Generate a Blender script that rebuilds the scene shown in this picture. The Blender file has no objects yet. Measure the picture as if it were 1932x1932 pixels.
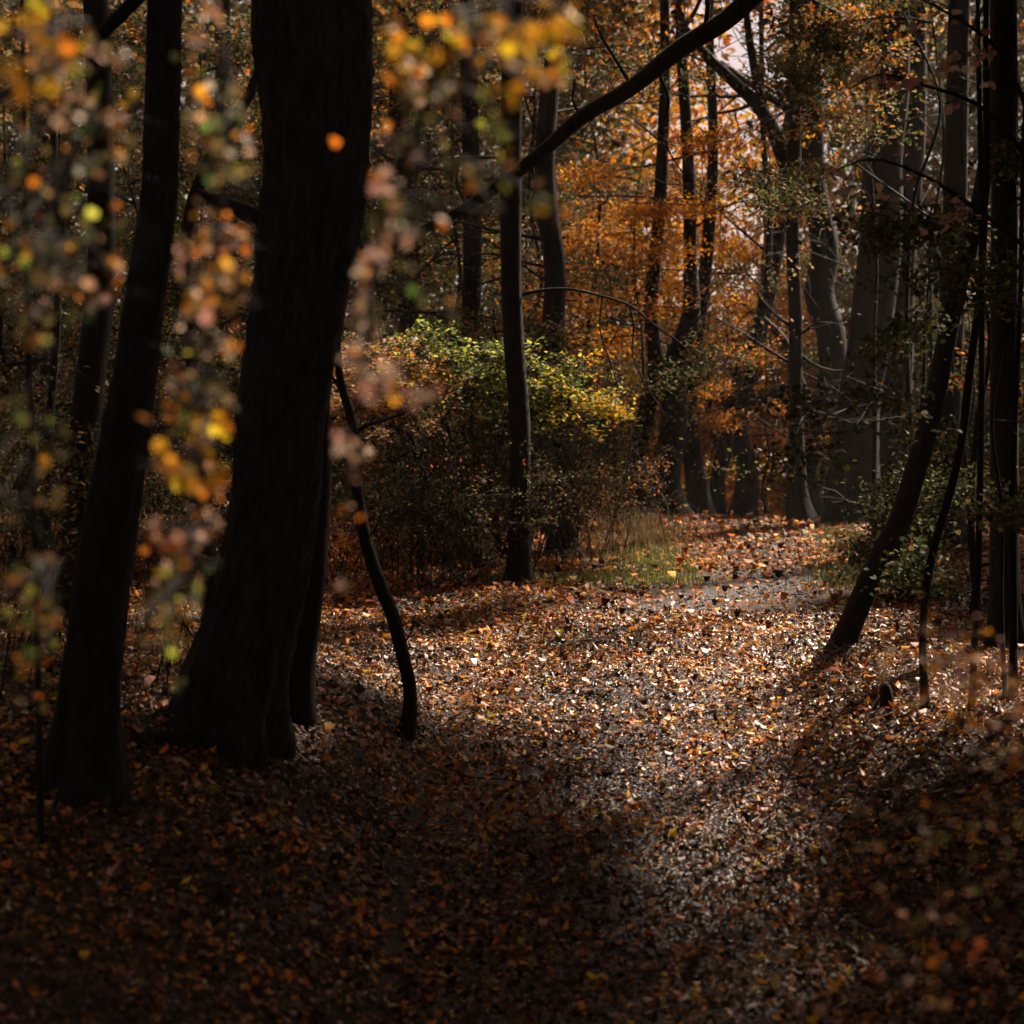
import bpy, math, random
import numpy as np
from mathutils import Vector

# ------------------------------------------------------------------ camera, world, sun
rng = np.random.default_rng(11)
random.seed(11)
SC = bpy.context.scene
COL = SC.collection
CZ = 3.4                      # height of the lens
PITCH = math.radians(2.0)
FPX = 3757.0                  # focal length in units of a 1932 wide picture (70 mm)
cam_d = bpy.data.cameras.new('camera')
cam_d.lens = 70.0
cam_d.sensor_width = 36.0
cam_d.clip_end = 2000.0
cam_d.dof.use_dof = True
cam_d.dof.focus_distance = 20.0
cam_d.dof.aperture_fstop = 1.8
cam_d.dof.aperture_blades = 0
cam = bpy.data.objects.new('camera', cam_d)
COL.objects.link(cam)
cam.location = (0, 0, CZ)
cam.rotation_euler = (math.pi / 2 - PITCH, 0, 0)
SC.camera = cam

SUN_AZ, SUN_EL = math.radians(43), math.radians(46)
SUN = np.array([math.sin(SUN_AZ) * math.cos(SUN_EL), math.cos(SUN_AZ) * math.cos(SUN_EL), math.sin(SUN_EL)])
sl = bpy.data.lights.new('sun', 'SUN')
sl.energy = 5.0
sl.angle = math.radians(4.0)      # the sun behind thin cloud: soft-edged light
sl.color = (1.0, 0.81, 0.64)
so = bpy.data.objects.new('sun', sl)
COL.objects.link(so)
so.rotation_euler = Vector(SUN).to_track_quat('Z', 'Y').to_euler()
so.location = (20, 30, 40)

W = bpy.data.worlds.new("World")
SC.world = W
W.use_nodes = True
nt = W.node_tree
nt.nodes.clear()
w_out = nt.nodes.new('ShaderNodeOutputWorld')
w_bg = nt.nodes.new('ShaderNodeBackground')
w_sky = nt.nodes.new('ShaderNodeTexSky')
w_sky.sky_type = 'NISHITA'
w_sky.sun_disc = False
w_sky.sun_elevation = SUN_EL
w_sky.sun_rotation = SUN_AZ
w_sky.dust_density = 4.0
w_sky.air_density = 1.0
w_sky.ozone_density = 0.5
w_mix = nt.nodes.new('ShaderNodeMix')
w_mix.data_type = 'RGBA'
w_mix.blend_type = 'MIX'
w_mix.inputs['Factor'].default_value = 0.74     # thin bright overcast in front of the blue
w_mix.inputs['B'].default_value = (5.2, 4.0, 3.8, 1)
nt.links.new(w_sky.outputs[0], w_mix.inputs['A'])
nt.links.new(w_mix.outputs['Result'], w_bg.inputs['Color'])
w_bg.inputs['Strength'].default_value = 0.050
nt.links.new(w_bg.outputs[0], w_out.inputs[0])

vs = SC.view_settings
vs.view_transform = 'Standard'
vs.look = 'None'
vs.gamma = 1.0
vs.exposure = 1.65
vs.use_curve_mapping = False
SC.render.engine = 'CYCLES'
cy = SC.cycles
cy.max_bounces = 6
cy.diffuse_bounces = 2
cy.glossy_bounces = 2
cy.transmission_bounces = 3
cy.transparent_max_bounces = 4
cy.volume_bounces = 0
cy.sample_clamp_indirect = 3.0
cy.use_adaptive_sampling = True
cy.adaptive_threshold = 0.02
cy.use_denoising = True
try:
    cy.denoiser = 'OPENIMAGEDENOISE'
except Exception:
    pass

# ------------------------------------------------------------------ helpers
CP, SP = math.cos(PITCH), math.sin(PITCH)

def P(px, py, d):
    """A point seen at (px, py) of the 1932 wide view, d metres along the lens axis."""
    px = np.asarray(px, float); py = np.asarray(py, float); d = np.asarray(d, float)
    x = (px - 966.0) / FPX * d
    v = -(py - 966.0) / FPX * d
    return np.stack([x, d * CP + v * SP, CZ - d * SP + v * CP], -1)

def proj(p):
    p = np.asarray(p, float)
    dy, dz = p[..., 1], p[..., 2] - CZ
    d = dy * CP - dz * SP
    v = dy * SP + dz * CP
    d = np.where(d < 0.05, 0.05, d)
    return 966 + p[..., 0] / d * FPX, 966 - v / d * FPX, d

_TD = np.array([-60, -20, 0, 3, 6, 9, 11, 12.5, 14, 16, 18, 20, 26, 31, 36, 38.5, 42, 50, 70, 120, 400])
_TZ = np.array([-3, -2.2, -1.7, -2.2, -2.8, -3.08, -3.12, -3.0, -2.76, -2.42, -2.22, -2.05, -1.84, -1.65, -1.46, -1.44, -1.75, -3.0, -5.0, -7, -10.0])
_dd = np.arange(-60, 400, 0.1)
_zz = np.interp(_dd, _TD, _TZ)
_k = np.exp(-0.5 * (np.arange(-12, 13) / 6.0) ** 2); _k /= _k.sum()
_zz[12:-12] = np.convolve(_zz, _k, 'same')[12:-12]

def sstep(a, b, x):
    t = np.clip((x - a) / (b - a), 0, 1)
    return t * t * (3 - 2 * t)

def path_x(y):
    return np.interp(y, [0, 6, 11, 14, 16, 18, 20, 26, 31, 36, 45], [0.3, 0.6, 0.85, 0.85, 0.9, 1.15, 1.75, 3.1, 4.0, 4.75, 6.0])

_wp = [(rng.uniform(0, 6.28), rng.uniform(0, 6.28)) for _ in range(12)]

def G(x, y):
    x = np.asarray(x, float); y = np.asarray(y, float)
    z = CZ + np.interp(y, _dd, _zz)
    u = x - path_x(y)
    bl = 1.15 * (1 - np.exp(-0.8 * np.maximum(0, -u - 1.55)))
    br = .78 * (1 - np.exp(-0.8 * np.maximum(0, u - 1.35)))
    near = 1 - sstep(13.5, 22, y)
    z = z + near * (bl + br)
    away = sstep(1.2, 3.0, np.abs(u))
    z = z + 0.02 * np.sin(1.7 * x + _wp[0][0]) * np.sin(1.3 * y + _wp[0][1]) + (0.02 + 0.05 * away) * np.sin(0.83 * x + 0.4 * y + _wp[1][0])
    z = z + 0.012 * np.sin(3.7 * x - 2.1 * y + _wp[2][0]) + 0.010 * np.sin(4.9 * y + 2.3 * x + _wp[3][0])
    z = z + 0.10 * away * sstep(20, 30, y) * np.sin(0.31 * x + _wp[4][0])
    return z

def hit(px, py):
    """Where the sight line through a view point meets the ground."""
    d = np.arange(2.0, 60, 0.02)
    p = P(np.full_like(d, px), np.full_like(d, py), d)
    below = p[:, 2] <= G(p[:, 0], p[:, 1])
    i = int(np.argmax(below))
    if not below[i]:
        i = int(np.argmin(p[:, 2] - G(p[:, 0], p[:, 1])))
    return p[i]

def depth(p):
    return float(proj(np.asarray(p))[2])

def mesh_np(name, V, L, starts, mat, colors=None, smooth=False):
    V = np.ascontiguousarray(V, dtype=np.float32)
    L = np.ascontiguousarray(L, dtype=np.int32)
    starts = np.ascontiguousarray(starts, dtype=np.int32)
    me = bpy.data.meshes.new(name)
    me.vertices.add(len(V)); me.vertices.foreach_set('co', V.ravel())
    me.loops.add(len(L)); me.loops.foreach_set('vertex_index', L)
    me.polygons.add(len(starts)); me.polygons.foreach_set('loop_start', starts)
    if colors is not None:
        a = me.color_attributes.new('Col', 'FLOAT_COLOR', 'POINT')
        c = np.ones((len(V), 4), np.float32); c[:, :3] = colors
        a.data.foreach_set('color', c.ravel())
    me.update(calc_edges=True)
    if smooth:
        me.polygons.foreach_set('use_smooth', np.ones(len(starts), bool))
    me.materials.append(mat)
    return me

def props(o, label=None, cat=None, group=None, kind=None):
    if label: o['label'] = label
    if cat: o['category'] = cat
    if group: o['group'] = group
    if kind: o['kind'] = kind
    return o

def thing(name, label, cat, loc, group=None):
    o = bpy.data.objects.new(name, None)
    o.empty_display_size = 0.3
    COL.objects.link(o)
    o.location = [float(v) for v in loc]
    return props(o, label, cat, group)

_OFF = {}
def part(name, geo, mat, parent, colors=None, smooth=False):
    """geo = (V world, L, starts); stored relative to the thing's base."""
    V, L, S = geo[:3]
    if len(geo) > 3: colors = geo[3]
    base = np.zeros(3)
    q = parent
    while q is not None:
        base = base + np.array(q.location); q = q.parent
    me = mesh_np(name, V - base, L, S, mat, colors, smooth)
    o = bpy.data.objects.new(name, me)
    COL.objects.link(o)
    o.parent = parent
    return o

def single(name, geo, mat, loc, label=None, cat=None, group=None, kind=None, smooth=False):
    V, L, S = geo[:3]
    colors = geo[3] if len(geo) > 3 else None
    loc = np.asarray(loc, float)
    me = mesh_np(name, V - loc, L, S, mat, colors, smooth)
    o = bpy.data.objects.new(name, me)
    COL.objects.link(o)
    o.location = [float(v) for v in loc]
    return props(o, label, cat, group, kind)

def join(geos):
    Vs, Ls, Ss, Cs = [], [], [], []
    nv = nl = 0
    for g in geos:
        Vs.append(g[0]); Ls.append(g[1] + nv); Ss.append(g[2] + nl)
        if len(g) > 3: Cs.append(g[3])
        nv += len(g[0]); nl += len(g[1])
    out = (np.concatenate(Vs), np.concatenate(Ls), np.concatenate(Ss))
    if Cs: out = out + (np.concatenate(Cs),)
    return out

# ---- tubes
def resample(pts, rad, step):
    pts = np.asarray(pts, float); rad = np.asarray(rad, float)
    seg = np.linalg.norm(np.diff(pts, axis=0), axis=1)
    s = np.concatenate([[0], np.cumsum(seg)])
    n = max(3, int(s[-1] / step) + 1)
    t = np.linspace(0, s[-1], n)
    # smooth interpolation (Catmull-Rom like through cubic hermite)
    m = np.gradient(pts, s, axis=0) if len(pts) > 2 else np.repeat((pts[1:] - pts[:1]) / s[-1], 2, 0)
    i = np.clip(np.searchsorted(s, t, 'right') - 1, 0, len(s) - 2)
    h = (s[i + 1] - s[i])[:, None]; u = ((t - s[i])[:, None]) / h
    p = (2*u**3-3*u**2+1)*pts[i] + (u**3-2*u**2+u)*h*m[i] + (-2*u**3+3*u**2)*pts[i+1] + (u**3-u**2)*h*m[i+1]
    return p, np.interp(t, s, rad), t

def tube(pts, rad, sides=8, step=0.15, bark=0.0, flare=0.0, cap=True, seed=0):
    p, r, t = resample(pts, rad, step)
    n = len(p)
    tan = np.gradient(p, axis=0); tan /= np.linalg.norm(tan, axis=1)[:, None] + 1e-9
    ref = np.array([1.0, 0, 0]) if abs(tan[0][0]) < 0.8 else np.array([0, 0, 1.0])
    a = np.empty_like(p); u = ref - tan[0] * ref.dot(tan[0]); u /= np.linalg.norm(u)
    for k in range(n):
        u = u - tan[k] * u.dot(tan[k]); u /= np.linalg.norm(u) + 1e-9
        a[k] = u
    b = np.cross(tan, a)
    th = np.linspace(0, 2 * np.pi, sides, endpoint=False)
    R = np.repeat(r[:, None], sides, 1)
    if bark > 0:
        g = np.random.default_rng(seed + 5)
        T, TH = np.meshgrid(t, th, indexing='ij')
        f = np.zeros_like(T)
        for _ in range(3):
            f += 0.35 * np.sin(g.integers(2, 5) * TH + g.uniform(0, 6.28) + T * g.uniform(-.8, .8))
        for _ in range(6):
            k = g.integers(max(3, sides // 6), max(4, sides // 2 - 1))
            f += 0.22 * np.sin(k * TH + g.uniform(0, 6.28) + 1.6 * np.sin(T * g.uniform(1.5, 5) + g.uniform(0, 6.28)))
        if sides > 30:       # deep upright furrows
            kk = sides // 4
            wv = kk * TH + 2.2 * np.sin(T * 2.1 + 2 * TH + g.uniform(0, 6)) + 1.3 * np.sin(T * 5.3 + g.uniform(0, 6))
            f += 0.9 * (np.abs(np.sin(wv)) - .6) * (0.6 + 0.4 * np.sin(T * 7 + 5 * TH + g.uniform(0, 6)))
        f += g.normal(0, 0.3, f.shape)
        R = R * (1 + bark * f)
    if flare > 0:
        g = np.random.default_rng(seed + 9)
        T, TH = np.meshgrid(np.maximum(t - .5, 0), th, indexing='ij')
        lob = 1 + 0.55 * np.sin(g.integers(4, 6) * TH + g.uniform(0, 6)) + 0.25 * np.sin(3 * TH + g.uniform(0, 6))
        R = R * (1 + flare * lob * np.exp(-T / (1.3 * r[0] + 0.05)))
    V = p[:, None, :] + R[:, :, None] * (np.cos(th)[None, :, None] * a[:, None, :] + np.sin(th)[None, :, None] * b[:, None, :])
    V = V.reshape(-1, 3)
    i = np.arange(n - 1)[:, None] * sides; j = np.arange(sides)[None, :]; j2 = (j + 1) % sides
    Q = np.stack([i + j, i + j2, i + sides + j2, i + sides + j], -1).reshape(-1)
    S = np.arange((n - 1) * sides) * 4
    if cap:
        base = len(Q)
        Q = np.concatenate([Q, np.arange(sides)[::-1], (n - 1) * sides + np.arange(sides)])
        S = np.concatenate([S, [base, base + sides]])
    return V, Q, S

# ---- leaves
def template(kind):
    if kind == 'maple':
        ang = np.radians([-90, -62, -30, -8, 18, 38, 62, 90, 118, 142, 162, 188, 210, 242])
        rad = np.array([.30, .42, .34, .58, .40, .78, .46, 1.0, .46, .78, .40, .58, .34, .42])
        v = np.stack([rad * np.cos(ang), rad * np.sin(ang), np.zeros_like(ang)], 1) * 0.55
        v = np.concatenate([v, [[0, 0, 0.0]]])
        n = len(ang); f = []
        for k in range(n): f.append((n, k, (k + 1) % n))
    elif kind == 'lobed':
        ang = np.radians([-90, -40, -5, 25, 55, 90, 125, 155, 185, 220])
        rad = np.array([.3, .5, .55, .45, .75, 1., .75, .45, .55, .5])
        v = np.stack([rad * np.cos(ang), rad * np.sin(ang), np.zeros_like(ang)], 1) * 0.52
        v = np.concatenate([v, [[0, 0, 0.0]]]); n = len(ang)
        f = [(n, k, (k + 1) % n) for k in range(n)]
    elif kind == 'oval':
        v = np.array([[0, -.5, 0], [.24, -.2, .07], [.22, .18, .07], [0, .5, 0], [-.22, .18, .07], [-.24, -.2, .07]])
        f = [(0, 1, 2, 3), (0, 3, 4, 5)]
    elif kind == 'round':
        v = np.array([[0, -.45, 0], [.34, -.26, .05], [.42, .1, .07], [.2, .36, .04], [0, .5, 0], [-.2, .36, .04], [-.42, .1, .07], [-.34, -.26, .05]])
        f = [(0, 1, 2, 3, 4), (0, 4, 5, 6, 7)]
    elif kind == 'quad':
        v = np.array([[0, -.5, 0], [.3, 0, .08], [0, .5, 0], [-.3, 0, .08]])
        f = [(0, 1, 2, 3)]
    elif kind == 'spray':
        v = np.array([[0, -.5, 0], [.16, -.3, .03], [.48, -.12, -.05], [.2, 0.02, .02], [.36, .3, -.06], [.08, .2, .03], [0, .55, -.05], [-.1, .18, .03], [-.4, .24, -.05], [-.18, -.04, .02], [-.46, -.2, -.05], [-.14, -.32, .03]])
        f = [(0, 1, 2, 3), (0, 3, 4, 5), (0, 5, 6, 7), (0, 7, 8, 9), (0, 9, 10, 11)]
    L = np.concatenate([np.array(x) for x in f])
    S = np.cumsum([0] + [len(x) for x in f[:-1]])
    return v, L, S
TPL = {k: template(k) for k in ('maple', 'lobed', 'oval', 'round', 'quad', 'spray')}

def leaves(pos, nor, size, col, kind='oval', curl=0.0):
    pos = np.asarray(pos, float); N = len(pos)
    v, L, S = TPL[kind]
    nor = nor / (np.linalg.norm(nor, axis=1)[:, None] + 1e-9)
    t = rng.normal(size=(N, 3)); t -= nor * np.sum(t * nor, 1)[:, None]
    t /= np.linalg.norm(t, axis=1)[:, None] + 1e-9
    b = np.cross(nor, t)
    vv = np.repeat(v[None], N, 0).copy()
    if curl > 0:
        c1 = rng.normal(0, curl, N)[:, None]; c2 = rng.normal(0, curl, N)[:, None]
        w = rng.uniform(-1, 1, (N, 1)) * curl
        vv[:, :, 2] += c1 * vv[:, :, 0] ** 2 * 2 + c2 * vv[:, :, 1] ** 2 * 2 + w * vv[:, :, 0] * vv[:, :, 1] * 2
        vv[:, :, 2] += rng.normal(0, 0.04 * curl, vv.shape[:2])
    vv = vv * np.asarray(size, float).reshape(-1, 1, 1)
    V = pos[:, None, :] + vv[:, :, :1] * t[:, None, :] + vv[:, :, 1:2] * b[:, None, :] + vv[:, :, 2:] * nor[:, None, :]
    nv = len(v)
    LL = (np.arange(N)[:, None] * nv + L[None]).reshape(-1)
    SS = (np.arange(N)[:, None] * len(L) + S[None]).reshape(-1)
    C = np.repeat(col[:, None, :], nv, 1).reshape(-1, 3)
    return V.reshape(-1, 3), LL, SS, C

PAL = {
    'orange': (.62, .20, .018), 'amber': (.64, .28, .022), 'yellow': (.70, .44, .025), 'pink': (.55, .33, .24), 'tan': (.42, .24, .12),
    'brown': (.12, .055, .026), 'dark': (.036, .020, .013), 'green': (.085, .13, .03), 'lime': (.44, .46, .06),
    'olive': (.13, .115, .035), 'rust': (.32, .085, .022), 'khaki': (.27, .19, .07), 'grey': (.20, .17, .16), 'deep': (.045, .065, .022), 'pale': (.62, .47, .36)}

def palette(n, spec):
    k = list(spec); w = np.array([spec[a] for a in k], float); w /= w.sum()
    c = np.array([PAL[a] for a in k])[rng.choice(len(k), n, p=w)]
    return np.clip(c * np.clip(rng.lognormal(0, .28, (n, 1)), .45, 1.8) * rng.normal(1, .07, (n, 3)), 0.004, .85)

# where the sun gets down between the crowns: (point, radius)
BEAMS = []
TREE_BEAMS = []
def sun_gap(pos, all_=True):
    """True where a crown has leaves, False in the openings along the sun's path."""
    keep = np.ones(len(pos), bool)
    if not len(pos): return keep
    lo, hi = pos.min(0), pos.max(0); mid = (lo + hi) / 2; rad_ = np.linalg.norm(hi - lo) / 2
    for c, r, g_ in [(*b, True) for b in BEAMS] + [(*b, False) for b in (TREE_BEAMS if all_ else [])]:
        m_ = mid - c
        if np.linalg.norm(m_ - (m_ @ SUN) * SUN) > rad_ + r * 1.6: continue
        q = pos - c
        s = q @ SUN
        dist = np.linalg.norm(q - s[:, None] * SUN, axis=1) + rng.normal(0, 0.16 * r, len(pos))
        keep &= ~((dist < r) & (s > 0.6))
    return keep

# ---- branching
def grow(start, direc, length, radius, level, max_level, out, tips, wander=.25, droop=0.0, kids=(3, 5), spread=.9, flat=0.0):
    direc = np.asarray(direc, float); direc /= np.linalg.norm(direc)
    n = 5
    pts = [np.asarray(start, float)]; dcur = direc.copy()
    for k in range(n):
        dcur = dcur + rng.normal(0, wander, 3) * (0.5 if level == 0 else 1) / 1.6
        dcur[2] -= droop * (k / n)
        if flat: dcur[2] *= (1 - flat)
        dcur /= np.linalg.norm(dcur)
        pts.append(pts[-1] + dcur * length / n)
    pts = np.array(pts)
    rad = np.linspace(radius, radius * .35, n + 1)
    out.append((pts, rad))
    if level >= max_level:
        tips.append(pts); return
    for _ in range(rng.integers(kids[0], kids[1] + 1)):
        u = rng.uniform(.25, 1.0) * n; i = min(int(u), n - 1)
        st = pts[i] + (pts[i + 1] - pts[i]) * (u - i)
        ax = (pts[i + 1] - pts[i]); ax /= np.linalg.norm(ax)
        side = rng.normal(size=3); side -= ax * side.dot(ax); side /= np.linalg.norm(side)
        if flat: side[2] *= (1 - flat)
        grow(st, ax * .75 + side * spread, length * rng.uniform(.42, .68), radius * .5 * (1 - .3 * u / n), level + 1, max_level, out, tips, wander, droop, kids, spread, flat)

def limbs_mesh(out, min_r=.004):
    gs = []
    for pts, rad in out:
        rad = np.maximum(rad, min_r)
        r0 = rad[0]
        gs.append(tube(pts, rad, sides=9 if r0 > .05 else (6 if r0 > .015 else 4), step=.12 if r0 > .05 else .18, bark=.03 if r0 > .05 else 0, cap=False, seed=int(rng.integers(1e6))))
    return join(gs)

def tip_leaves(tips, per, jitter, size, spec, kind='oval', up=.8, gap=True, flat=.5, colfn=None, smin=.7, smax=1.25):
    ps = []
    for t in tips:
        k = max(1, int(rng.poisson(per)))
        u = rng.uniform(.1, 1.05, k) * (len(t) - 1); i = np.clip(u.astype(int), 0, len(t) - 2)
        p = t[i] + (t[i + 1] - t[i]) * (u - i)[:, None]
        j = rng.normal(0, jitter, (k, 3)); j[:, 2] *= (1 - flat)
        ps.append(p + j)
    p = np.concatenate(ps)
    if gap: p = p[sun_gap(p, False)]
    n = len(p)
    nor = rng.normal(0, .55, (n, 3)); nor[:, 2] += up
    col = palette(n, spec) if colfn is None else colfn(p)
    return leaves(p, nor, size * rng.uniform(smin, smax, n), col, kind, .25)

# ------------------------------------------------------------------ materials
def M(name):
    m = bpy.data.materials.new(name); m.use_nodes = True
    m.node_tree.nodes.clear()
    return m, m.node_tree

def leaf_mat(name, rough, spec, trans, bump=0.0):
    m, t = M(name)
    N = t.nodes.new
    out = N('ShaderNodeOutputMaterial'); bs = N('ShaderNodeBsdfPrincipled'); tr = N('ShaderNodeBsdfTranslucent'); mx = N('ShaderNodeMixShader')
    at = N('ShaderNodeVertexColor'); at.layer_name = 'Col'
    no = N('ShaderNodeTexNoise'); no.inputs['Scale'].default_value = 55; no.inputs['Detail'].default_value = 3
    tc = N('ShaderNodeTexCoord')
    t.links.new(tc.outputs['Object'], no.inputs['Vector'])
    rmp = N('ShaderNodeMapRange'); rmp.inputs[1].default_value = .3; rmp.inputs[2].default_value = .7; rmp.inputs[3].default_value = .6; rmp.inputs[4].default_value = 1.15
    t.links.new(no.outputs['Fac'], rmp.inputs[0])
    mul = N('ShaderNodeMix'); mul.data_type = 'RGBA'; mul.blend_type = 'MULTIPLY'; mul.inputs['Factor'].default_value = 1
    t.links.new(at.outputs['Color'], mul.inputs['A']); t.links.new(rmp.outputs[0], mul.inputs['B'])
    t.links.new(mul.outputs['Result'], bs.inputs['Base Color']); t.links.new(mul.outputs['Result'], tr.inputs['Color'])
    bs.inputs['Roughness'].default_value = rough
    bs.inputs['Specular IOR Level'].default_value = spec
    mx.inputs[0].default_value = trans
    t.links.new(bs.outputs[0], mx.inputs[1]); t.links.new(tr.outputs[0], mx.inputs[2]); t.links.new(mx.outputs[0], out.inputs[0])
    return m

def bark_mat(name, c1, c2, moss=None, scale=1.0):
    m, t = M(name); N = t.nodes.new
    out = N('ShaderNodeOutputMaterial'); bs = N('ShaderNodeBsdfPrincipled')
    tc = N('ShaderNodeTexCoord'); mp = N('ShaderNodeMapping'); mp.inputs['Scale'].default_value = (22 * scale, 22 * scale, 4.5 * scale)
    no = N('ShaderNodeTexNoise'); no.inputs['Scale'].default_value = 1; no.inputs['Detail'].default_value = 6; no.inputs['Roughness'].default_value = .65
    no2 = N('ShaderNodeTexNoise'); no2.inputs['Scale'].default_value = 2.2; no2.inputs['Detail'].default_value = 4
    t.links.new(tc.outputs['Object'], mp.inputs[0]); t.links.new(mp.outputs[0], no.inputs['Vector']); t.links.new(tc.outputs['Object'], no2.inputs['Vector'])
    cr = N('ShaderNodeValToRGB'); cr.color_ramp.elements[0].position = .35; cr.color_ramp.elements[1].position = .68
    cr.color_ramp.elements[0].color = (*c1, 1); cr.color_ramp.elements[1].color = (*c2, 1)
    t.links.new(no.outputs['Fac'], cr.inputs[0])
    col = cr.outputs[0]
    if moss:
        mr = N('ShaderNodeMapRange'); mr.inputs[1].default_value = .5; mr.inputs[2].default_value = .66
        t.links.new(no2.outputs['Fac'], mr.inputs[0])
        mx = N('ShaderNodeMix'); mx.data_type = 'RGBA'
        t.links.new(mr.outputs[0], mx.inputs['Factor']); t.links.new(col, mx.inputs['A']); mx.inputs['B'].default_value = (*moss, 1)
        col = mx.outputs['Result']
    t.links.new(col, bs.inputs['Base Color'])
    bs.inputs['Roughness'].default_value = .8
    bs.inputs['Specular IOR Level'].default_value = .3
    bp = N('ShaderNodeBump'); bp.inputs['Strength'].default_value = .8; bp.inputs['Distance'].default_value = .02
    t.links.new(no.outputs['Fac'], bp.inputs['Height']); t.links.new(bp.outputs[0], bs.inputs['Normal'])
    t.links.new(bs.outputs[0], out.inputs[0])
    return m

def soil_mat(name, cols, scale, rough, bump):
    m, t = M(name); N = t.nodes.new
    out = N('ShaderNodeOutputMaterial'); bs = N('ShaderNodeBsdfPrincipled'); tc = N('ShaderNodeTexCoord')
    vo = N('ShaderNodeTexVoronoi'); vo.inputs['Scale'].default_value = scale
    no = N('ShaderNodeTexNoise'); no.inputs['Scale'].default_value = scale * .35; no.inputs['Detail'].default_value = 6
    t.links.new(tc.outputs['Object'], vo.inputs['Vector']); t.links.new(tc.outputs['Object'], no.inputs['Vector'])
    cr = N('ShaderNodeValToRGB'); e = cr.color_ramp.elements
    e[0].position = 0; e[0].color = (*cols[0], 1); e[1].position = 1; e[1].color = (*cols[-1], 1)
    for i, c in enumerate(cols[1:-1]):
        x = e.new((i + 1) / (len(cols) - 1)); x.color = (*c, 1)
    sp = N('ShaderNodeSeparateColor'); t.links.new(vo.outputs['Color'], sp.inputs[0])
    mt = N('ShaderNodeMath'); mt.operation = 'MULTIPLY'; t.links.new(sp.outputs[0], mt.inputs[0])
    mr = N('ShaderNodeMapRange'); mr.inputs[1].default_value = .3; mr.inputs[2].default_value = .7; mr.inputs[3].default_value = .4; mr.inputs[4].default_value = 1
    t.links.new(no.outputs['Fac'], mr.inputs[0]); t.links.new(mr.outputs[0], mt.inputs[1])
    t.links.new(mt.outputs[0], cr.inputs[0]); t.links.new(cr.outputs[0], bs.inputs['Base Color'])
    bs.inputs['Roughness'].default_value = rough
    bp = N('ShaderNodeBump'); bp.inputs['Strength'].default_value = .9; bp.inputs['Distance'].default_value = bump
    t.links.new(vo.outputs['Distance'], bp.inputs['Height']); t.links.new(bp.outputs[0], bs.inputs['Normal'])
    t.links.new(bs.outputs[0], out.inputs[0])
    return m

M_LIT = leaf_mat('fallen_leaf', .40, .27, .15)
M_DRY = leaf_mat('dry_fallen_leaf', .6, .15, .2)
M_LEAF = leaf_mat('leaf', .55, .25, .56)
M_GRASS = leaf_mat('grass_blade', .5, .3, .35)
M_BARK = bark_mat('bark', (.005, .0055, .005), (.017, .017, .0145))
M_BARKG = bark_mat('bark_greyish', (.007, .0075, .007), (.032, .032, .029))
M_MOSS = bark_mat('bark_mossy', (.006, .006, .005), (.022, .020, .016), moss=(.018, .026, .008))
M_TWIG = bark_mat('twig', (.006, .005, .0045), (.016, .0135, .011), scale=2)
M_SOIL = soil_mat('leaf_mould', [(.006, .004, .003), (.014, .008, .005), (.032, .015, .008), (.055, .025, .011)], 22, .75, .02)
M_GRAVEL = soil_mat('damp_gravel_sheen', [(.016, .015, .017), (.045, .042, .049), (.12, .11, .13)], 30, .38, .014)  # lilac in the grey stands in for the sky's sheen

# ------------------------------------------------------------------ openings in the crowns
BEAMS += [
    (hit(1190, 1220), 2.1), (hit(1310, 1190), 2.2), (hit(980, 1240), .8), (hit(1420, 1060), 2.1), (hit(1380, 1005), 3.0), (hit(1450, 1030), 1.0), (hit(1390, 1110), 1.7),
    (hit(1230, 1300), .9), (hit(720, 1240), .5), (hit(1760, 1260), .55), (hit(1660, 1290), .4), (hit(1240, 1060), .6),
    (P(385, 850, 4.9), .6), (P(420, 480, 4.9), .55), (P(850, 80, 4.6), .7), (P(1010, 110, 4.6), .6), (P(60, 60, 4.4), .7),
    (P(410, 170, 4.9), .35), (P(710, 450, 4.6), .6), (P(760, 240, 4.6), .3), (P(700, 720, 6.5), .6), (P(640, 1050, 15), .4),
]

TREE_BEAMS += [(P(1235, 400, 37), 2.6), (P(1300, 300, 38), 2.0), (P(1450, 760, 38.5), 1.6),
    (P(980, 680, 27), 2.0), (P(1110, 710, 27), 2.0), (P(800, 690, 27), 2.3), (P(690, 690, 27), 1.8),
    (P(1225, 380, 44), 4.0), (P(1290, 600, 45), 3.4), (P(1440, 760, 43), 2.4), (P(1410, 480, 44), 2.4), (P(1330, 500, 58), 6.0), (P(1250, 250, 60), 6.0), (P(1710, 690, 30), .9),
    (P(1200, 300, 42), 2.0), (P(1650, 560, 31), 1.6), (P(1640, 460, 31), 1.3), (P(1650, 110, 36), 1.3), (P(1650, 110, 36), 1.3),
]
BEAMS += [(hit(1290, 1350), .9), (hit(1310, 1420), .6), (hit(1335, 1500), .5), (hit(1355, 1600), .48), (hit(1385, 1720), .46), (hit(1400, 1850), .46), (hit(1780, 1290), .9), (hit(1880, 1330), .7), (hit(1690, 1250), .6)]
BEAMS += [(P(1800, 1290, 5.4), .5), (P(1880, 1330, 5.4), .4), (hit(1430, 1200), 1.0), (hit(1250, 1140), 1.5), (hit(660, 1260), .5), (hit(1220, 1260), 1.7)]
# ------------------------------------------------------------------ ground, path
def grid(xs, ys, dz=0.0):
    X, Y = np.meshgrid(xs, ys)
    Z = G(X, Y) + dz
    V = np.stack([X, Y, Z], -1).reshape(-1, 3)
    nx, ny = len(xs), len(ys)
    i = (np.arange(ny - 1)[:, None] * nx + np.arange(nx - 1)[None]).reshape(-1)
    Q = np.stack([i, i + 1, i + nx + 1, i + nx], 1).reshape(-1)
    return V, Q, np.arange(len(i)) * 4

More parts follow.
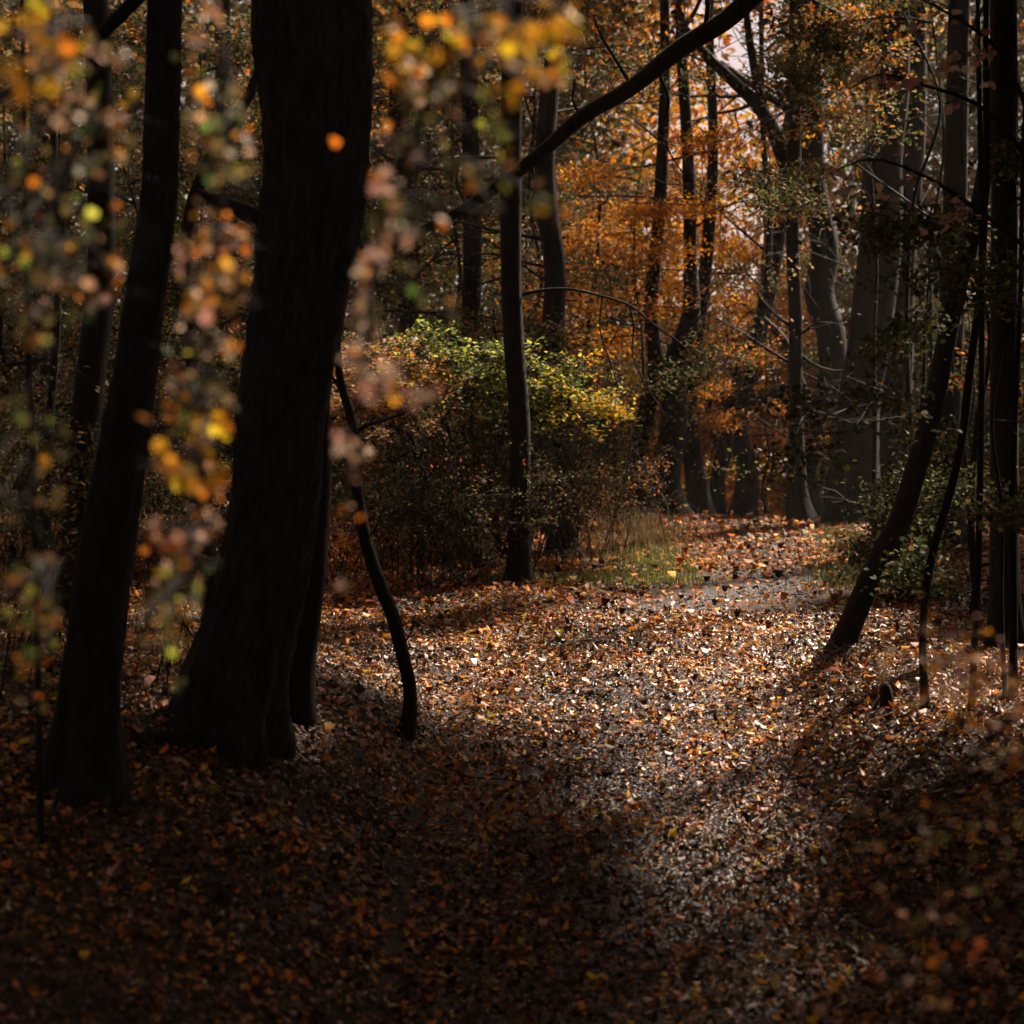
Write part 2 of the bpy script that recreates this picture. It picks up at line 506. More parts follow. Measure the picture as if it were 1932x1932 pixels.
xs = np.concatenate([np.arange(-300, -16, 8), np.arange(-16, 16, .2), np.arange(16, 301, 8)])
ys = np.concatenate([np.arange(-60, 0, 4), np.arange(0, 46, .2), np.arange(46, 90, 2), np.arange(90, 400, 20)])
single('ground', grid(xs, ys), M_SOIL, (0, 0, 0), 'brown leaf mould forest floor under the trees', 'ground', kind='structure', smooth=True)
yy = np.arange(1.0, 41, .15); uu = np.linspace(-1.45, 1.45, 15)
X = path_x(yy)[:, None] + uu[None] * (1 + .08 * np.sin(yy * 1.1))[:, None]; Y = np.repeat(yy[:, None], len(uu), 1)
Vp = np.stack([X, Y, G(X, Y) + .004], -1).reshape(-1, 3)
i = (np.arange(len(yy) - 1)[:, None] * len(uu) + np.arange(len(uu) - 1)[None]).reshape(-1)
single('path', (Vp, np.stack([i, i + 1, i + len(uu) + 1, i + len(uu)], 1).reshape(-1), np.arange(len(i)) * 4), M_GRAVEL, (0, 0, 0), 'grey gravel woodland path strewn with fallen leaves', 'path', kind='structure', smooth=True)

# ------------------------------------------------------------------ trees
def trunk_path(pts, d, ext_h=15.0, d_top=None):
    """pts: (px, py, width px) from base upwards, at distance d."""
    pts = np.array(pts, float)
    w = P(pts[:, 0], pts[:, 1], np.full(len(pts), d))
    r = pts[:, 2] * d / FPX / 2
    if d > 26:
        w[1:-1, 0] += rng.normal(0, .30, len(w) - 2) * r[1:-1]
    if ext_h:
        dirv = w[-1] - w[-2]; dirv /= np.linalg.norm(dirv); dirv = dirv * .7 + np.array([0, 0, .5])
        dirv /= np.linalg.norm(dirv)
        z0 = w[-1][2]; zt = max(z0 + 1.5, CZ + ext_h)
        k = 4
        e = [w[-1] + dirv * (zt - z0) / max(dirv[2], .3) * (q / k) + np.array([rng.normal(0, .12), rng.normal(0, .12), 0]) for q in range(1, k + 1)]
        w = np.concatenate([w, e]); r = np.concatenate([r, r[-1] * np.linspace(.9, .35, k)])
    return w, r

CANOPY = {'olive': 4, 'brown': 2, 'orange': 2, 'khaki': 3, 'amber': 1.2, 'deep': 2}

def crown(top, R, zlo, zhi, n, size, spec, gap=True, kind='spray', per=26):
    """Leaf sprays gathered in clumps through the crown's volume."""
    nc = max(8, n // per)
    c = rng.normal(size=(nc, 3)); c /= np.linalg.norm(c, axis=1)[:, None]
    c *= rng.uniform(.25, 1, (nc, 1)) ** .5
    c = np.array([top[0], top[1], (zlo + zhi) / 2]) + c * np.array([R, R, (zhi - zlo) / 2])
    p = np.repeat(c, per, 0) + rng.normal(0, 1, (nc * per, 3)) * np.array([.42, .42, .2]) * (R / 4)**.5
    if gap: p = p[sun_gap(p)]
    m = len(p)
    nor = rng.normal(0, .5, (m, 3)); nor[:, 2] += .8
    tint = np.repeat(rng.uniform(.75, 1.2, nc), per)[:m][:, None]
    return leaves(p, nor, size * rng.uniform(.7, 1.3, m), palette(m, spec) * tint, kind, .2)

def tree(name, label, d_or_none, pts, cat='tree', ext=15, flare=.35, bark=.035, mat=None, crown_R=3.6, crown_n=2600, crown_size=.28, spec=CANOPY,
         zlo=10.5, zhi=17, limbs=5, extra=(), group=None, sides=None, limb_from=.62):
    d = depth(hit(pts[0][0], pts[0][1])) if d_or_none is None else d_or_none
    w, r = trunk_path(pts, d, ext)
    base = w[0].copy(); base[2] = G(base[0], base[1])
    w[0] = base
    dn = (w[1] - w[0]) / np.linalg.norm(w[1] - w[0])
    w = np.concatenate([[base - dn * .5], w]); r = np.concatenate([[r[0]], r])
    root = thing(name, label, cat, base, group)
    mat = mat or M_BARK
    sd = int(rng.integers(1e6))
    sides = sides or int(np.clip(r[0] * 2 * FPX / d / 3.2, 8, 44))
    gs = [tube(w, r, sides, .05 if d < 18 else .14, bark, flare, True, sd)]
    for e in extra:          # limbs seen in the picture
        e = np.array(e, float)
        dd = np.linspace(d, d + (e[0, 3] if e.shape[1] > 3 else 0), len(e))
        gs.append(tube(P(e[:, 0], e[:, 1], dd), np.maximum(e[:, 2] * d / FPX / 2, .003), 9, .1, .03, 0, True, sd + 1))
    out, tips = [], []
    if d > 29:       # dead side branches low on the far trunks
        for _ in range(7):
            u = rng.uniform(.12, .7) * (len(w) - 1); i = min(int(u), len(w) - 2)
            st = w[i] + (w[i + 1] - w[i]) * (u - i); a = rng.uniform(0, 6.28)
            grow(st, (math.cos(a), math.sin(a) * .5, rng.uniform(-.1, .9)), rng.uniform(1.2, 3.2), rng.uniform(.015, .035), 0, 2, out, tips, .3, .06, (3, 4), .8)
    nb = len(w)
    for _ in range(limbs):
        u = rng.uniform(limb_from, 1) * (nb - 1); i = min(int(u), nb - 2)
        st = w[i] + (w[i + 1] - w[i]) * (u - i)
        if st[2] < CZ + 6.0: continue
        a = rng.uniform(0, 6.28)
        grow(st, (math.cos(a), math.sin(a), rng.uniform(.2, .9)), crown_R * .9, np.interp(u, np.arange(nb), r) * .5, 0, 2, out, tips, .25, .0, (3, 4))
    if out: gs.append(limbs_mesh(out, .008))
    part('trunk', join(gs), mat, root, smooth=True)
    if crown_n:
        part('crown', crown(w[-1], crown_R, zlo + CZ - 3, zhi + CZ - 3, crown_n, crown_size, spec), M_LEAF, root)
    return root, w, r

# -- left group
A, Aw, Ar = tree('forest_tree', 'dark trunk with flared base nearest the left edge of the photo', None,
     [(160, 1500, 118), (168, 1400, 108), (172, 1300, 104), (183, 1200, 104), (200, 1040, 104), (232, 850, 94), (252, 720, 82), (276, 540, 74), (299, 376, 70), (305, 220, 68), (310, 0, 66)],
     flare=.6, bark=.045, sides=64, extra=[[(305, -60, 34), (241, 15, 28), (205, 50, 26), (132, 108, 24), (60, 155, 22), (-40, 205, 20)]])
B, Bw, Br = tree('forest_tree', 'thickest dark trunk left of the path, broad at the roots', None,
     [(428, 1390, 176), (436, 1311, 174), (466, 1200, 168), (497, 1085, 166), (522, 930, 162), (530, 783, 166), (540, 715, 166), (566, 565, 172), (580, 452, 184), (594, 340, 186), (597, 230, 198), (588, 60, 222), (585, -60, 210)],
     flare=.34, bark=.06, mat=M_BARKG, sides=100, crown_R=4.4, crown_n=3600, extra=[[(500, 425, 42), (470, 405, 34), (430, 385, 26), (395, 372, 18), (370, 360, 10)]])
tree('forest_tree', 'narrow dark trunk close behind the right side of the thickest trunk', None,
     [(565, 1360, 58), (568, 1260, 55), (582, 1160, 50), (592, 1085, 46), (604, 950, 40), (606, 800, 36), (598, 600, 34), (592, 300, 32), (590, 0, 30)], flare=.2, bark=.04, crown_n=1500, crown_R=3)
tree('forest_tree', 'blurred slender trunk partly hidden behind the leftmost dark trunk', 19,
     [(118, 1330, 66), (125, 1150, 62), (150, 900, 58), (172, 700, 56), (188, 560, 54), (190, 300, 50), (180, 0, 46)], crown_n=2400)
tree('forest_tree', 'thin crooked trunk seen between the two big left trunks', 21,
     [(400, 1180, 34), (397, 1090, 32), (385, 950, 27), (368, 800, 24), (360, 640, 23), (350, 460, 24), (362, 390, 26), (408, 280, 24), (440, 225, 22), (475, 170, 20), (500, 0, 18)], crown_n=1800)
for lab, x0, x1, w_, d_ in (('very thin bare stem close to the left edge of the photo', 62, 52, 12, 11.0), ('thin slightly leaning stem just left of the leftmost trunk', 88, 108, 17, 15.0)):
    tree('young_tree', lab, d_, [(x0 + 14, 1330, w_ + 2), (x0 + 6, 1100, w_), (x0, 900, w_), (x1, 600, w_ * .9), (x1 - 8, 200, w_ * .8), (x1 - 10, 0, w_ * .7)], flare=.1, bark=.02, crown_n=500, crown_R=1.6, crown_size=.2, limbs=2)

# curved sapling
D, Dw, Dr = tree('sapling', 'bare sapling curving in an S at the left side of the path', None,
     [(765, 1390, 30), (773, 1340, 27), (772, 1292, 26), (761, 1243, 26), (742, 1167, 27), (715, 1099, 27), (697, 1047, 26), (685, 998, 25), (674, 923, 22), (670, 828, 21), (659, 776, 19), (644, 727, 16), (636, 640, 13), (640, 520, 10), (650, 380, 8)],
     ext=0, flare=.35, bark=.03, crown_n=0, limbs=0, extra=[[(676, 812, 8), (700, 800, 6), (740, 788, 5), (800, 760, 4), (860, 735, 2)], [(672, 905, 5), (650, 870, 4), (636, 840, 3), (630, 800, 2)], [(690, 1020, 5), (715, 985, 3), (728, 940, 2)], [(756, 1225, 5), (775, 1195, 3), (782, 1160, 2)], [(645, 735, 6), (620, 700, 4), (600, 640, 3)], [(662, 790, 4), (690, 740, 3), (700, 690, 2)]])
E, Ew, Er = tree('forest_tree', 'straight middle trunk passing through the green and yellow shrub', None,
     [(981, 1098, 46), (981, 1050, 41), (981, 900, 40), (980, 791, 40), (970, 660, 39), (963, 350, 41), (965, 180, 40), (968, 0, 38)],
     flare=.4, extra=[[(985, 556, 7), (1020, 548, 6), (1066, 545, 5), (1136, 559, 5), (1188, 576, 4), (1240, 618, 4), (1286, 650, 3), (1330, 720, 2)],
                                     [(1188, 576, 4), (1196, 620, 4), (1192, 660, 3), (1215, 720, 3), (1260, 790, 2)], [(1136, 559, 4), (1132, 620, 3), (1150, 680, 3), (1170, 740, 2)]])
tree('forest_tree', 'trunk rising just right of the middle trunk above the shrub', 31,
     [(1060, 1000, 50), (1056, 900, 48), (1050, 660, 45), (1045, 521, 43), (1026, 347, 42), (1040, 150, 34), (1060, 0, 30)])

# bough leaning in from the right top
tree('forest_tree', 'tall dark trunk at the right edge with a long mossy bough', 18,
     [(1894, 1270, 64), (1895, 1100, 56), (1894, 700, 52), (1896, 327, 50), (1894, 100, 50), (1892, -420, 48)], mat=M_MOSS, crown_n=2600,
     extra=[[(1890, -260, 52, 0), (1700, -170, 48, 0), (1540, -90, 46, 0), (1440, -24, 42, 0), (1370, 38, 38, 0), (1286, 90, 37, 0), (1184, 170, 31, 0), (1101, 219, 30, 0), (1032, 279, 26, 0), (962, 335, 25, 0), (875, 394, 20, 0), (782, 441, 18, 0), (710, 474, 14, 0), (650, 500, 11, 0)], [(1101, 222, 6), (1080, 190, 5), (1085, 150, 4), (1060, 100, 3)], [(1000, 305, 6), (1010, 350, 4), (1000, 400, 3), (1015, 440, 2)], [(1240, 130, 7), (1262, 190, 5), (1250, 250, 4), (1270, 300, 3), (1300, 340, 2)], [(880, 388, 6), (860, 340, 5), (870, 290, 3), (850, 250, 2)],
            [(1184, 150, 8, 0), (1160, 110, 6, 0), (1130, 60, 5, 0), (1120, 30, 3, 0)], [(1330, 60, 12, 0), (1335, 0, 10, 0), (1310, -60, 8, 0)]])

# right group
H, Hw, Hr = tree('forest_tree', 'slim dark trunk leaning to the right beside the path', None,
     [(1588, 1222, 46), (1604, 1180, 44), (1624, 1134, 43), (1661, 1050, 43), (1695, 987, 42), (1729, 882, 41), (1763, 755, 39), (1780, 671, 37), (1811, 527, 35), (1840, 418, 33), (1870, 250, 31), (1890, 0, 28)], flare=.22, crown_n=2200)
tree('young_tree', 'thin dark stem right of the broken stump', None,
     [(1746, 1338, 17), (1741, 1198, 14), (1750, 1092, 16), (1763, 1029, 17), (1788, 945, 17), (1813, 840, 17), (1830, 700, 16), (1848, 560, 15), (1860, 300, 13), (1860, 0, 11)], flare=.3, bark=.02, crown_n=600, crown_R=1.8, limbs=2)
tree('young_tree', 'upright thin stem second from the right edge of the photo', None,
     [(1832, 1345, 14), (1838, 1240, 13), (1849, 924, 13), (1852, 700, 12), (1850, 300, 10), (1845, 0, 9)], flare=.2, bark=.02, crown_n=500, crown_R=1.6, limbs=2)
tree('young_tree', 'short thin pole of a stem against the dark right edge', 15.5,
     [(1912, 1330, 18), (1912, 1120, 15), (1910, 924, 14), (1916, 760, 12), (1925, 560, 10), (1930, 300, 8)], flare=.2, bark=.02, crown_n=400, crown_R=1.4, limbs=2)

# stump
sb = hit(1672, 1337); ds = depth(sb)
st = thing('tree_stump', 'short pointed broken stump between leaning trunk and thin stem', 'stump', sb)
g1 = tube([sb - np.array([0, 0, .1]), P(1673, 1320, ds), P(1671, 1300, ds), P(1668, 1288, ds)], [24 * ds / FPX / 2, 22 * ds / FPX / 2, 18 * ds / FPX / 2, 12 * ds / FPX / 2], 14, .03, .06, .2, True, 3)
g2 = tube([P(1668, 1296, ds), P(1665, 1282, ds), P(1664, 1271, ds)], [9 * ds / FPX / 2, 5 * ds / FPX / 2, .003], 7, .02, .1, 0, True, 4)
g3 = tube([P(1676, 1300, ds), P(1677, 1290, ds), P(1679, 1284, ds)], [7 * ds / FPX / 2, 4 * ds / FPX / 2, .003], 7, .02, .1, 0, True, 5)
part('trunk', join([g1, g2, g3]), M_BARK, st, smooth=True)

# -- background row on the crest
def bg(label, d, pts, **k):
    k.setdefault('crown_size', .17); k.setdefault('crown_n', 3200); k.setdefault('crown_R', 4.2); k.setdefault('zlo', 9.0); k.setdefault('group', None)
    return tree('forest_tree', label, d, pts, **k)
bg('trunk leaning right at the crest, left of the double trunk', 38.5, [(1196, 975, 38), (1200, 900, 34), (1212, 790, 33), (1231, 698, 31), (1238, 600, 28), (1250, 400, 25), (1255, 100, 20)])
bg('left one of the thick double trunk at the path crest', 38, [(1264, 995, 62), (1266, 920, 55), (1272, 800, 52), (1276, 690, 50), (1296, 600, 36), (1304, 503, 26), (1300, 300, 23), (1285, 80, 20)])
bg('right one of the thick double trunk at the path crest', 39, [(1322, 995, 44), (1318, 920, 40), (1310, 800, 38), (1304, 700, 34), (1330, 500, 26), (1345, 300, 20), (1340, 0, 16)])
bg('forked crooked tree with two arms above the path crest', 40, [(1354, 995, 32), (1357, 900, 30), (1364, 840, 30), (1372, 800, 24), (1380, 763, 22), (1396, 711, 22), (1412, 665, 24), (1425, 633, 22), (1440, 568, 18), (1452, 450, 14), (1440, 250, 11)],
   extra=[[(1364, 850, 24), (1354, 825, 20), (1345, 800, 18), (1339, 784, 15), (1336, 750, 14), (1333, 711, 13), (1322, 650, 9), (1290, 560, 5)],
          [(1381, 790, 13), (1391, 782, 12), (1410, 765, 11), (1440, 748, 10), (1465, 738, 9), (1490, 726, 7)]])
bg('ivy dark trunk between forked tree and slim straight trunk', 41, [(1400, 1000, 48), (1400, 900, 44), (1402, 800, 36), (1412, 700, 34), (1440, 560, 30), (1470, 430, 26), (1490, 250, 22), (1500, 50, 20)])
bg('slim straight trunk rising from the crest right of the path', 36.5, [(1514, 988, 48), (1512, 940, 42), (1504, 860, 32), (1499, 760, 27), (1497, 600, 26), (1497, 480, 25), (1496, 300, 24), (1500, 0, 22)],
   extra=[[(1498, 345, 36), (1484, 309, 34), (1462, 254, 30), (1433, 203, 27), (1382, 152, 22), (1317, 87, 18), (1270, 20, 14)], [(1497, 330, 24), (1440, 200, 18), (1418, 100, 16), (1405, 0, 12)],
          [(1500, 620, 8), (1470, 600, 6), (1440, 570, 5), (1420, 540, 3)], [(1500, 660, 7), (1540, 690, 6), (1580, 700, 4), (1620, 690, 2)]])
bg('bending trunk right behind the slim straight trunk', 39, [(1528, 992, 50), (1530, 880, 40), (1532, 790, 38), (1552, 700, 50), (1566, 630, 56), (1562, 550, 56), (1556, 480, 54), (1540, 350, 48), (1522, 200, 42), (1516, 0, 40)],
   extra=[[(1532, 800, 24), (1500, 700, 22), (1475, 640, 20), (1440, 600, 10)]])
bg('broadest dark trunk at the crest, left of the leaning trunk', 36, [(1614, 995, 94), (1618, 900, 86), (1628, 790, 80), (1638, 640, 78), (1654, 430, 82), (1670, 300, 72), (1685, 190, 58), (1690, 0, 52)])
bg('wide dark trunk filling the crest behind the leaning trunk', 37, [(1688, 995, 76), (1690, 850, 70), (1694, 700, 64), (1704, 500, 58), (1720, 250, 50), (1730, 0, 44)])
bg('dark trunk on the far right behind the leaning trunk', 30, [(1790, 1100, 60), (1794, 900, 54), (1800, 650, 50), (1806, 400, 46), (1810, 0, 40)])
bg('dim trunk rising behind the lit shrub left of the middle trunk', 35, [(890, 1000, 40), (888, 800, 38), (884, 500, 36), (880, 200, 32), (880, 0, 30)])
bg('faint trunk between the bough and the thickest trunk', 38, [(770, 1010, 46), (768, 800, 42), (764, 500, 40), (760, 200, 38), (756, 0, 34)])
bg('small faint trunk beside the curved sapling in the background', 42, [(700, 1000, 26), (696, 800, 24), (690, 500, 22), (688, 100, 18)])
bg('shadowy trunk in the gap right of the leftmost trunk', 36, [(430, 1030, 40), (426, 800, 36), (424, 400, 34), (420, 0, 30)])
bg('distant shadowy trunk near the top left corner', 34, [(60, 1080, 60), (66, 800, 54), (74, 400, 48), (80, 0, 44)])

# -- trees round about whose crowns keep the floor dark
k = 0
for (x, y) in [(6.5, 8), (9.5, 13), (8.5, 19), (14, 17), (13, 25), (8.2, 28), (18, 31), (13.5, 36), (4.5, 2.5), (9, 3), (-6.5, 12), (-9.5, 20), (-8, 27), (-6, 4), (-10, 9), (0.5, -4), (5, -3.5), (-5, -4), (-12, 30), (-11, 38), (20, 22), (17, 42), (6.3, 15.6), (11, 17.5)]:
    z = G(x, y)
    a = rng.uniform(-.5, .5)
    words_ = ['right bank', 'left bank', 'camera side']
    side = 'right' if x > 2 else ('left' if x < -2 else 'near')
    root = thing('forest_tree', 'tall leafy tree standing outside the view on the %s side of the path' % side, 'tree', (x, y, z), 'tall trees around the path outside the view')
    w = np.array([(x, y, z - .1), (x + a * .3, y, z + 4), (x + a, y + .2, z + 9), (x + a * 1.2, y, z + 15)])
    out, tips = [], []
    for q in range(4):
        an = rng.uniform(0, 6.28)
        grow(w[2] + (w[3] - w[2]) * rng.uniform(0, .8), (math.cos(an), math.sin(an), .6), 3.2, .09, 0, 1, out, tips)
    part('trunk', join([tube(w, [.3, .26, .2, .08], 16, .3, .04, .4, True, k), limbs_mesh(out, .01)]), M_BARK, root, smooth=True)
    part('crown', crown(w[-1] - np.array([0, 0, 2]), 4.9, z + 7.5, z + 17.5, 8500 if x > 2.5 and y > 5 else 5600, .30, CANOPY), M_LEAF, root)
    k += 1

# ------------------------------------------------------------------ understorey
def under(name, label, base, height, spec, per=26, size=.075, spread=.9, lean=(0, 0), n_limb=9, r=.05, lo=.25, reach=.55, jitter=.16, kind='oval', flat=.35, gap=True, levels=2, colfn=None, mat=None, cat='tree', group=None, droop=.1):
    base = np.asarray(base, float); base = np.array([base[0], base[1], G(base[0], base[1])])
    root = thing(name, label, cat, base, group)
    out, tips = [], []
    n = 6; pts = [base - np.array([0, 0, .08])]
    for q in range(n):
        pts.append(base + np.array([lean[0] * ((q + 1) / n) ** 1.5, lean[1] * (q + 1) / n, height * (q + 1) / n]) + np.append(rng.normal(0, .05 * height / n * 2, 2), 0))
    pts = np.array(pts); out.append((pts, np.linspace(r, r * .25, n + 1)))
    for q in range(n_limb):
        u = (lo + (1 - lo) * (q + rng.uniform(0, 1)) / n_limb) * n; i = min(int(u), n - 1)
        st = pts[i] + (pts[i + 1] - pts[i]) * (u - i)
        an = q * 2.4 + rng.uniform(-.5, .5)
        grow(st, (math.cos(an), math.sin(an), rng.uniform(.05, .6)), height * reach * rng.uniform(.6, 1.05) * (1 - .45 * u / n), r * .45, 0, levels, out, tips, .3, droop, (3, 4), spread, flat)
    if gap:      # no bare twigs across the openings
        out = [o for q, o in enumerate(out) if q == 0 or o[1][0] > .045 or sun_gap(o[0][2:4], False).all()]
    part('trunk', limbs_mesh(out, .0035), M_TWIG, root, smooth=True)
    part('crown', tip_leaves(tips, per * 2.2, jitter * 1.25, size, spec, kind, .8, gap, .5, colfn), mat or M_LEAF, root)
    return root

# lit shrub by the middle trunk: tan on the left, green on top, yellow below on the right
def lit_col(p):
    x, y, d = proj(p)
    n = len(p)
    tan = palette(n, {'orange': 1, 'tan': 2.5, 'amber': 3.4, 'pink': 3, 'pale': 1.5, 'khaki': 1.5, 'lime': 1.2})
    grn = palette(n, {'green': 4, 'lime': 2.6, 'deep': 2, 'olive': 1.5})
    yel = palette(n, {'yellow': 3, 'lime': 3.2, 'amber': 2})
    h = rng.normal(0, 48, n)
    edge = 560 + (x - 650) * .33
    c = grn.copy()
    m = (x + h < 880) & (y + h * .6 > edge + 55); c[m] = tan[m]
    m = (x + h > 1050) & (y + h * .7 > 732); c[m] = yel[m]
    m = (x + h > 1075) & (y + h * .5 < 690); c[m] = palette(n, {'amber': 3, 'orange': 2, 'yellow': 2})[m]
    return c

def shrub_lit():
    base = hit(905, 1072)
    root = thing('leafy_shrub', 'sunlit shrub with green, yellow and tan leaves around middle trunk', 'shrub', base)
    out, tips = [], []
    d0 = float(proj(base)[2]) - .4
    stems = [[(905, 1078), (915, 950), (935, 850), (965, 745), (1010, 690), (1090, 690)], [(900, 1078), (880, 940), (850, 830), (800, 730), (730, 690)],
             [(912, 1078), (950, 930), (1030, 820), (1090, 760), (1150, 740)], [(903, 1078), (895, 900), (890, 780), (895, 690), (880, 640)], [(900, 1078), (860, 960), (790, 860), (720, 770), (670, 720)],
             [(898, 1078), (850, 930), (780, 790), (730, 690), (680, 640)], [(899, 1078), (870, 900), (830, 760), (790, 680), (760, 630)], [(899, 1078), (850, 950), (770, 850), (720, 740), (700, 660)], [(910, 1078), (930, 900), (960, 780), (1000, 700), (1060, 680)]]
    for k, s in enumerate(stems):
        s = np.array(s, float); dd = d0 + np.linspace(0, rng.uniform(-2.3, .2), len(s))
        pts = P(s[:, 0], s[:, 1], dd); out.append((pts, np.linspace(.016, .005, len(s))))
        for q in range(13):
            u = rng.uniform(.55, 1) * (len(s) - 1); i = min(int(u), len(s) - 2)
            st_ = pts[i] + (pts[i + 1] - pts[i]) * (u - i); an = rng.uniform(0, 6.28)
            grow(st_, (math.cos(an), math.sin(an) * .8, rng.uniform(-.05, .3)), rng.uniform(.5, 1.0), .008, 1, 2, out, tips, .25, .18, (3, 4), .9, .3)
    part('trunk', limbs_mesh(out, .0035), M_TWIG, root, smooth=True)
    # keep the domed outline of the photograph's crown
    ps = []
    for t in tips:
        kk = 52
        u = rng.uniform(.0, 1.05, kk) * (len(t) - 1); i = np.clip(u.astype(int), 0, len(t) - 2)
        ps.append(t[i] + (t[i + 1] - t[i]) * (u - i)[:, None] + rng.normal(0, 1, (kk, 3)) * np.array([.12, .12, .05]))
    p = np.concatenate(ps)
    x, y, d = proj(p)
    top = np.interp(x, [600, 660, 800, 900, 1000, 1060, 1120, 1170, 1215], [630, 560, 580, 612, 645, 655, 648, 690, 760])
    bot = np.interp(x, [600, 680, 760, 880, 960, 1050, 1150, 1190, 1215], [760, 800, 770, 750, 775, 795, 822, 810, 790])
    nz = rng.normal(0, 24, len(p))
    cl = np.sin(x / 19 + 1.3 * np.sin(y / 31)) * np.sin(y / 13 + .9 * np.sin(x / 37)) + .35 * np.sin(x / 9 - y / 7)
    keep = (y > top + nz + 14 * cl) & (y < bot + nz * 2 + 22 * cl) & (x < 1205 + nz * 1.4 + 18 * cl) & (cl + rng.normal(0, .3, len(p)) > -.62)
    keep &= ~((x > 1085) & (x < 1190) & (y > 684) & (y < 702) & (rng.uniform(size=len(p)) < .7))
    p = p[keep]
    nor = rng.normal(0, .5, (len(p), 3)); nor[:, 2] += 1.1
    part('crown', leaves(p, nor, .080 * rng.uniform(.7, 1.3, len(p)), lit_col(p), 'lobed', .25), M_LEAF, root)
shrub_lit()

# second bent sapling in front of the thicket
sp_d = depth(hit(791, 1072))
tree('sapling', 'thin bent sapling with a side branch, left of the middle trunk', None, [(791, 1072, 15), (793, 1035, 13), (787, 960, 13), (791, 885, 13), (772, 821, 11), (750, 760, 9), (738, 727, 8), (728, 680, 6), (715, 620, 4)], ext=0, flare=.3, bark=.02, crown_n=0, limbs=0, sides=8,
     extra=[[(791, 868, 9), (812, 830, 8), (828, 806, 8), (855, 768, 7), (904, 738, 5), (950, 700, 3)]])

# orange understorey beyond the crest
OR = {'orange': 5, 'amber': 3.4, 'rust': .8, 'yellow': .8}
OB = {'orange': 2, 'rust': 2, 'brown': 2, 'khaki': 2, 'olive': 1.5}
YO = {'amber': 3, 'yellow': 2.5, 'lime': 1, 'orange': 1.5}
def at(px, d): 
    p = P(px, 966, d); return (p[0], p[1])
under('young_maple', 'bright orange young maple glowing between bough and double trunk', at(1225, 44), 8.0, OR, per=50, lo=.3, reach=.42, size=.085, n_limb=12)
under('young_maple', 'thin orange maple with sprays in front of the crest trunks', at(1205, 37), 6.8, OR, per=30, lo=.4, reach=.42, size=.075, n_limb=11, flat=.5, r=.035)
under('young_maple', 'small orange maple beside the slim straight trunk at the crest', at(1450, 38.5), 3.6, OR, per=30, lo=.35, reach=.45, size=.075, n_limb=9, flat=.5, r=.03)
under('young_maple', 'orange maple right behind the double trunk at the crest', at(1310, 46), 6.2, OR, per=44, lo=.3, reach=.42, size=.085, n_limb=10)
under('young_maple', 'low glowing orange maple right of the forked tree', at(1452, 43), 4.4, OR, per=34, lo=.3, reach=.42, size=.08, n_limb=10)
under('young_maple', 'yellow orange maple crown left of the slim straight trunk', at(1425, 45), 6.6, YO, per=36, lo=.62, reach=.36, size=.085, n_limb=7)
under('young_maple', 'rusty brown maple left of the bright orange one', at(1150, 43), 7.5, OB, per=26, lo=.2, reach=.42, size=.085, n_limb=11)
under('young_beech', 'brownish bush filling the gap between crest trunks on the right', at(1565, 42), 3.6, OB, per=30, lo=.1, reach=.45, size=.08, n_limb=9)
under('young_beech', 'olive brown beech sprays right of the slim straight trunk', at(1650, 31), 6.4, {'olive': 3, 'khaki': 2, 'brown': 2, 'tan': 1}, per=26, lo=.42, reach=.42, size=.075, n_limb=11, flat=.5, droop=.15)
under('young_beech', 'orange leaved beech in front of the wide right trunk', at(1740, 28), 4.6, {'orange': 3, 'rust': 2, 'khaki': 2, 'olive': 2, 'green': 1}, per=26, lo=.5, reach=.38, size=.075, n_limb=9, flat=.5)
under('young_beech', 'tall brown beech at the top right behind the edge trunk', at(1760, 33), 9.5, {'olive': 2, 'orange': 2, 'khaki': 3, 'amber': 1, 'brown': 2}, per=24, lo=.5, reach=.34, size=.085, n_limb=12, flat=.6)
under('young_beech', 'golden brown beech crown at the top, right of the bough', at(1650, 38), 10.5, {'amber': 3, 'orange': 2, 'khaki': 2, 'olive': 1}, per=24, lo=.65, reach=.3, size=.09, n_limb=10, flat=.5)

# the wood beyond: one mass of leaves ahead, and an unseen ring behind
def wood(name, label, n_clump, per, place, size, spec_fn, spread_, kind='spray', open_all=False):
    c = place(n_clump)
    n = len(c)
    p = np.repeat(c, per, 0) + rng.normal(0, 1, (n * per, 3)) * spread_
    ck = np.repeat(c, per, 0)
    kp = sun_gap(p, open_all); p, ck = p[kp], ck[kp]
    nor = rng.normal(0, .6, (len(p), 3)); nor[:, 2] += .6
    col = np.repeat(rng.uniform(.45, 1.45, n), per)[kp][:, None] * spec_fn(ck)
    single(name, leaves(p, nor, size * rng.uniform(.6, 1.4, len(p)), np.clip(col, 0, .85), kind, .2), M_LEAF, (0, 0, 0), label, 'wood', kind='stuff')

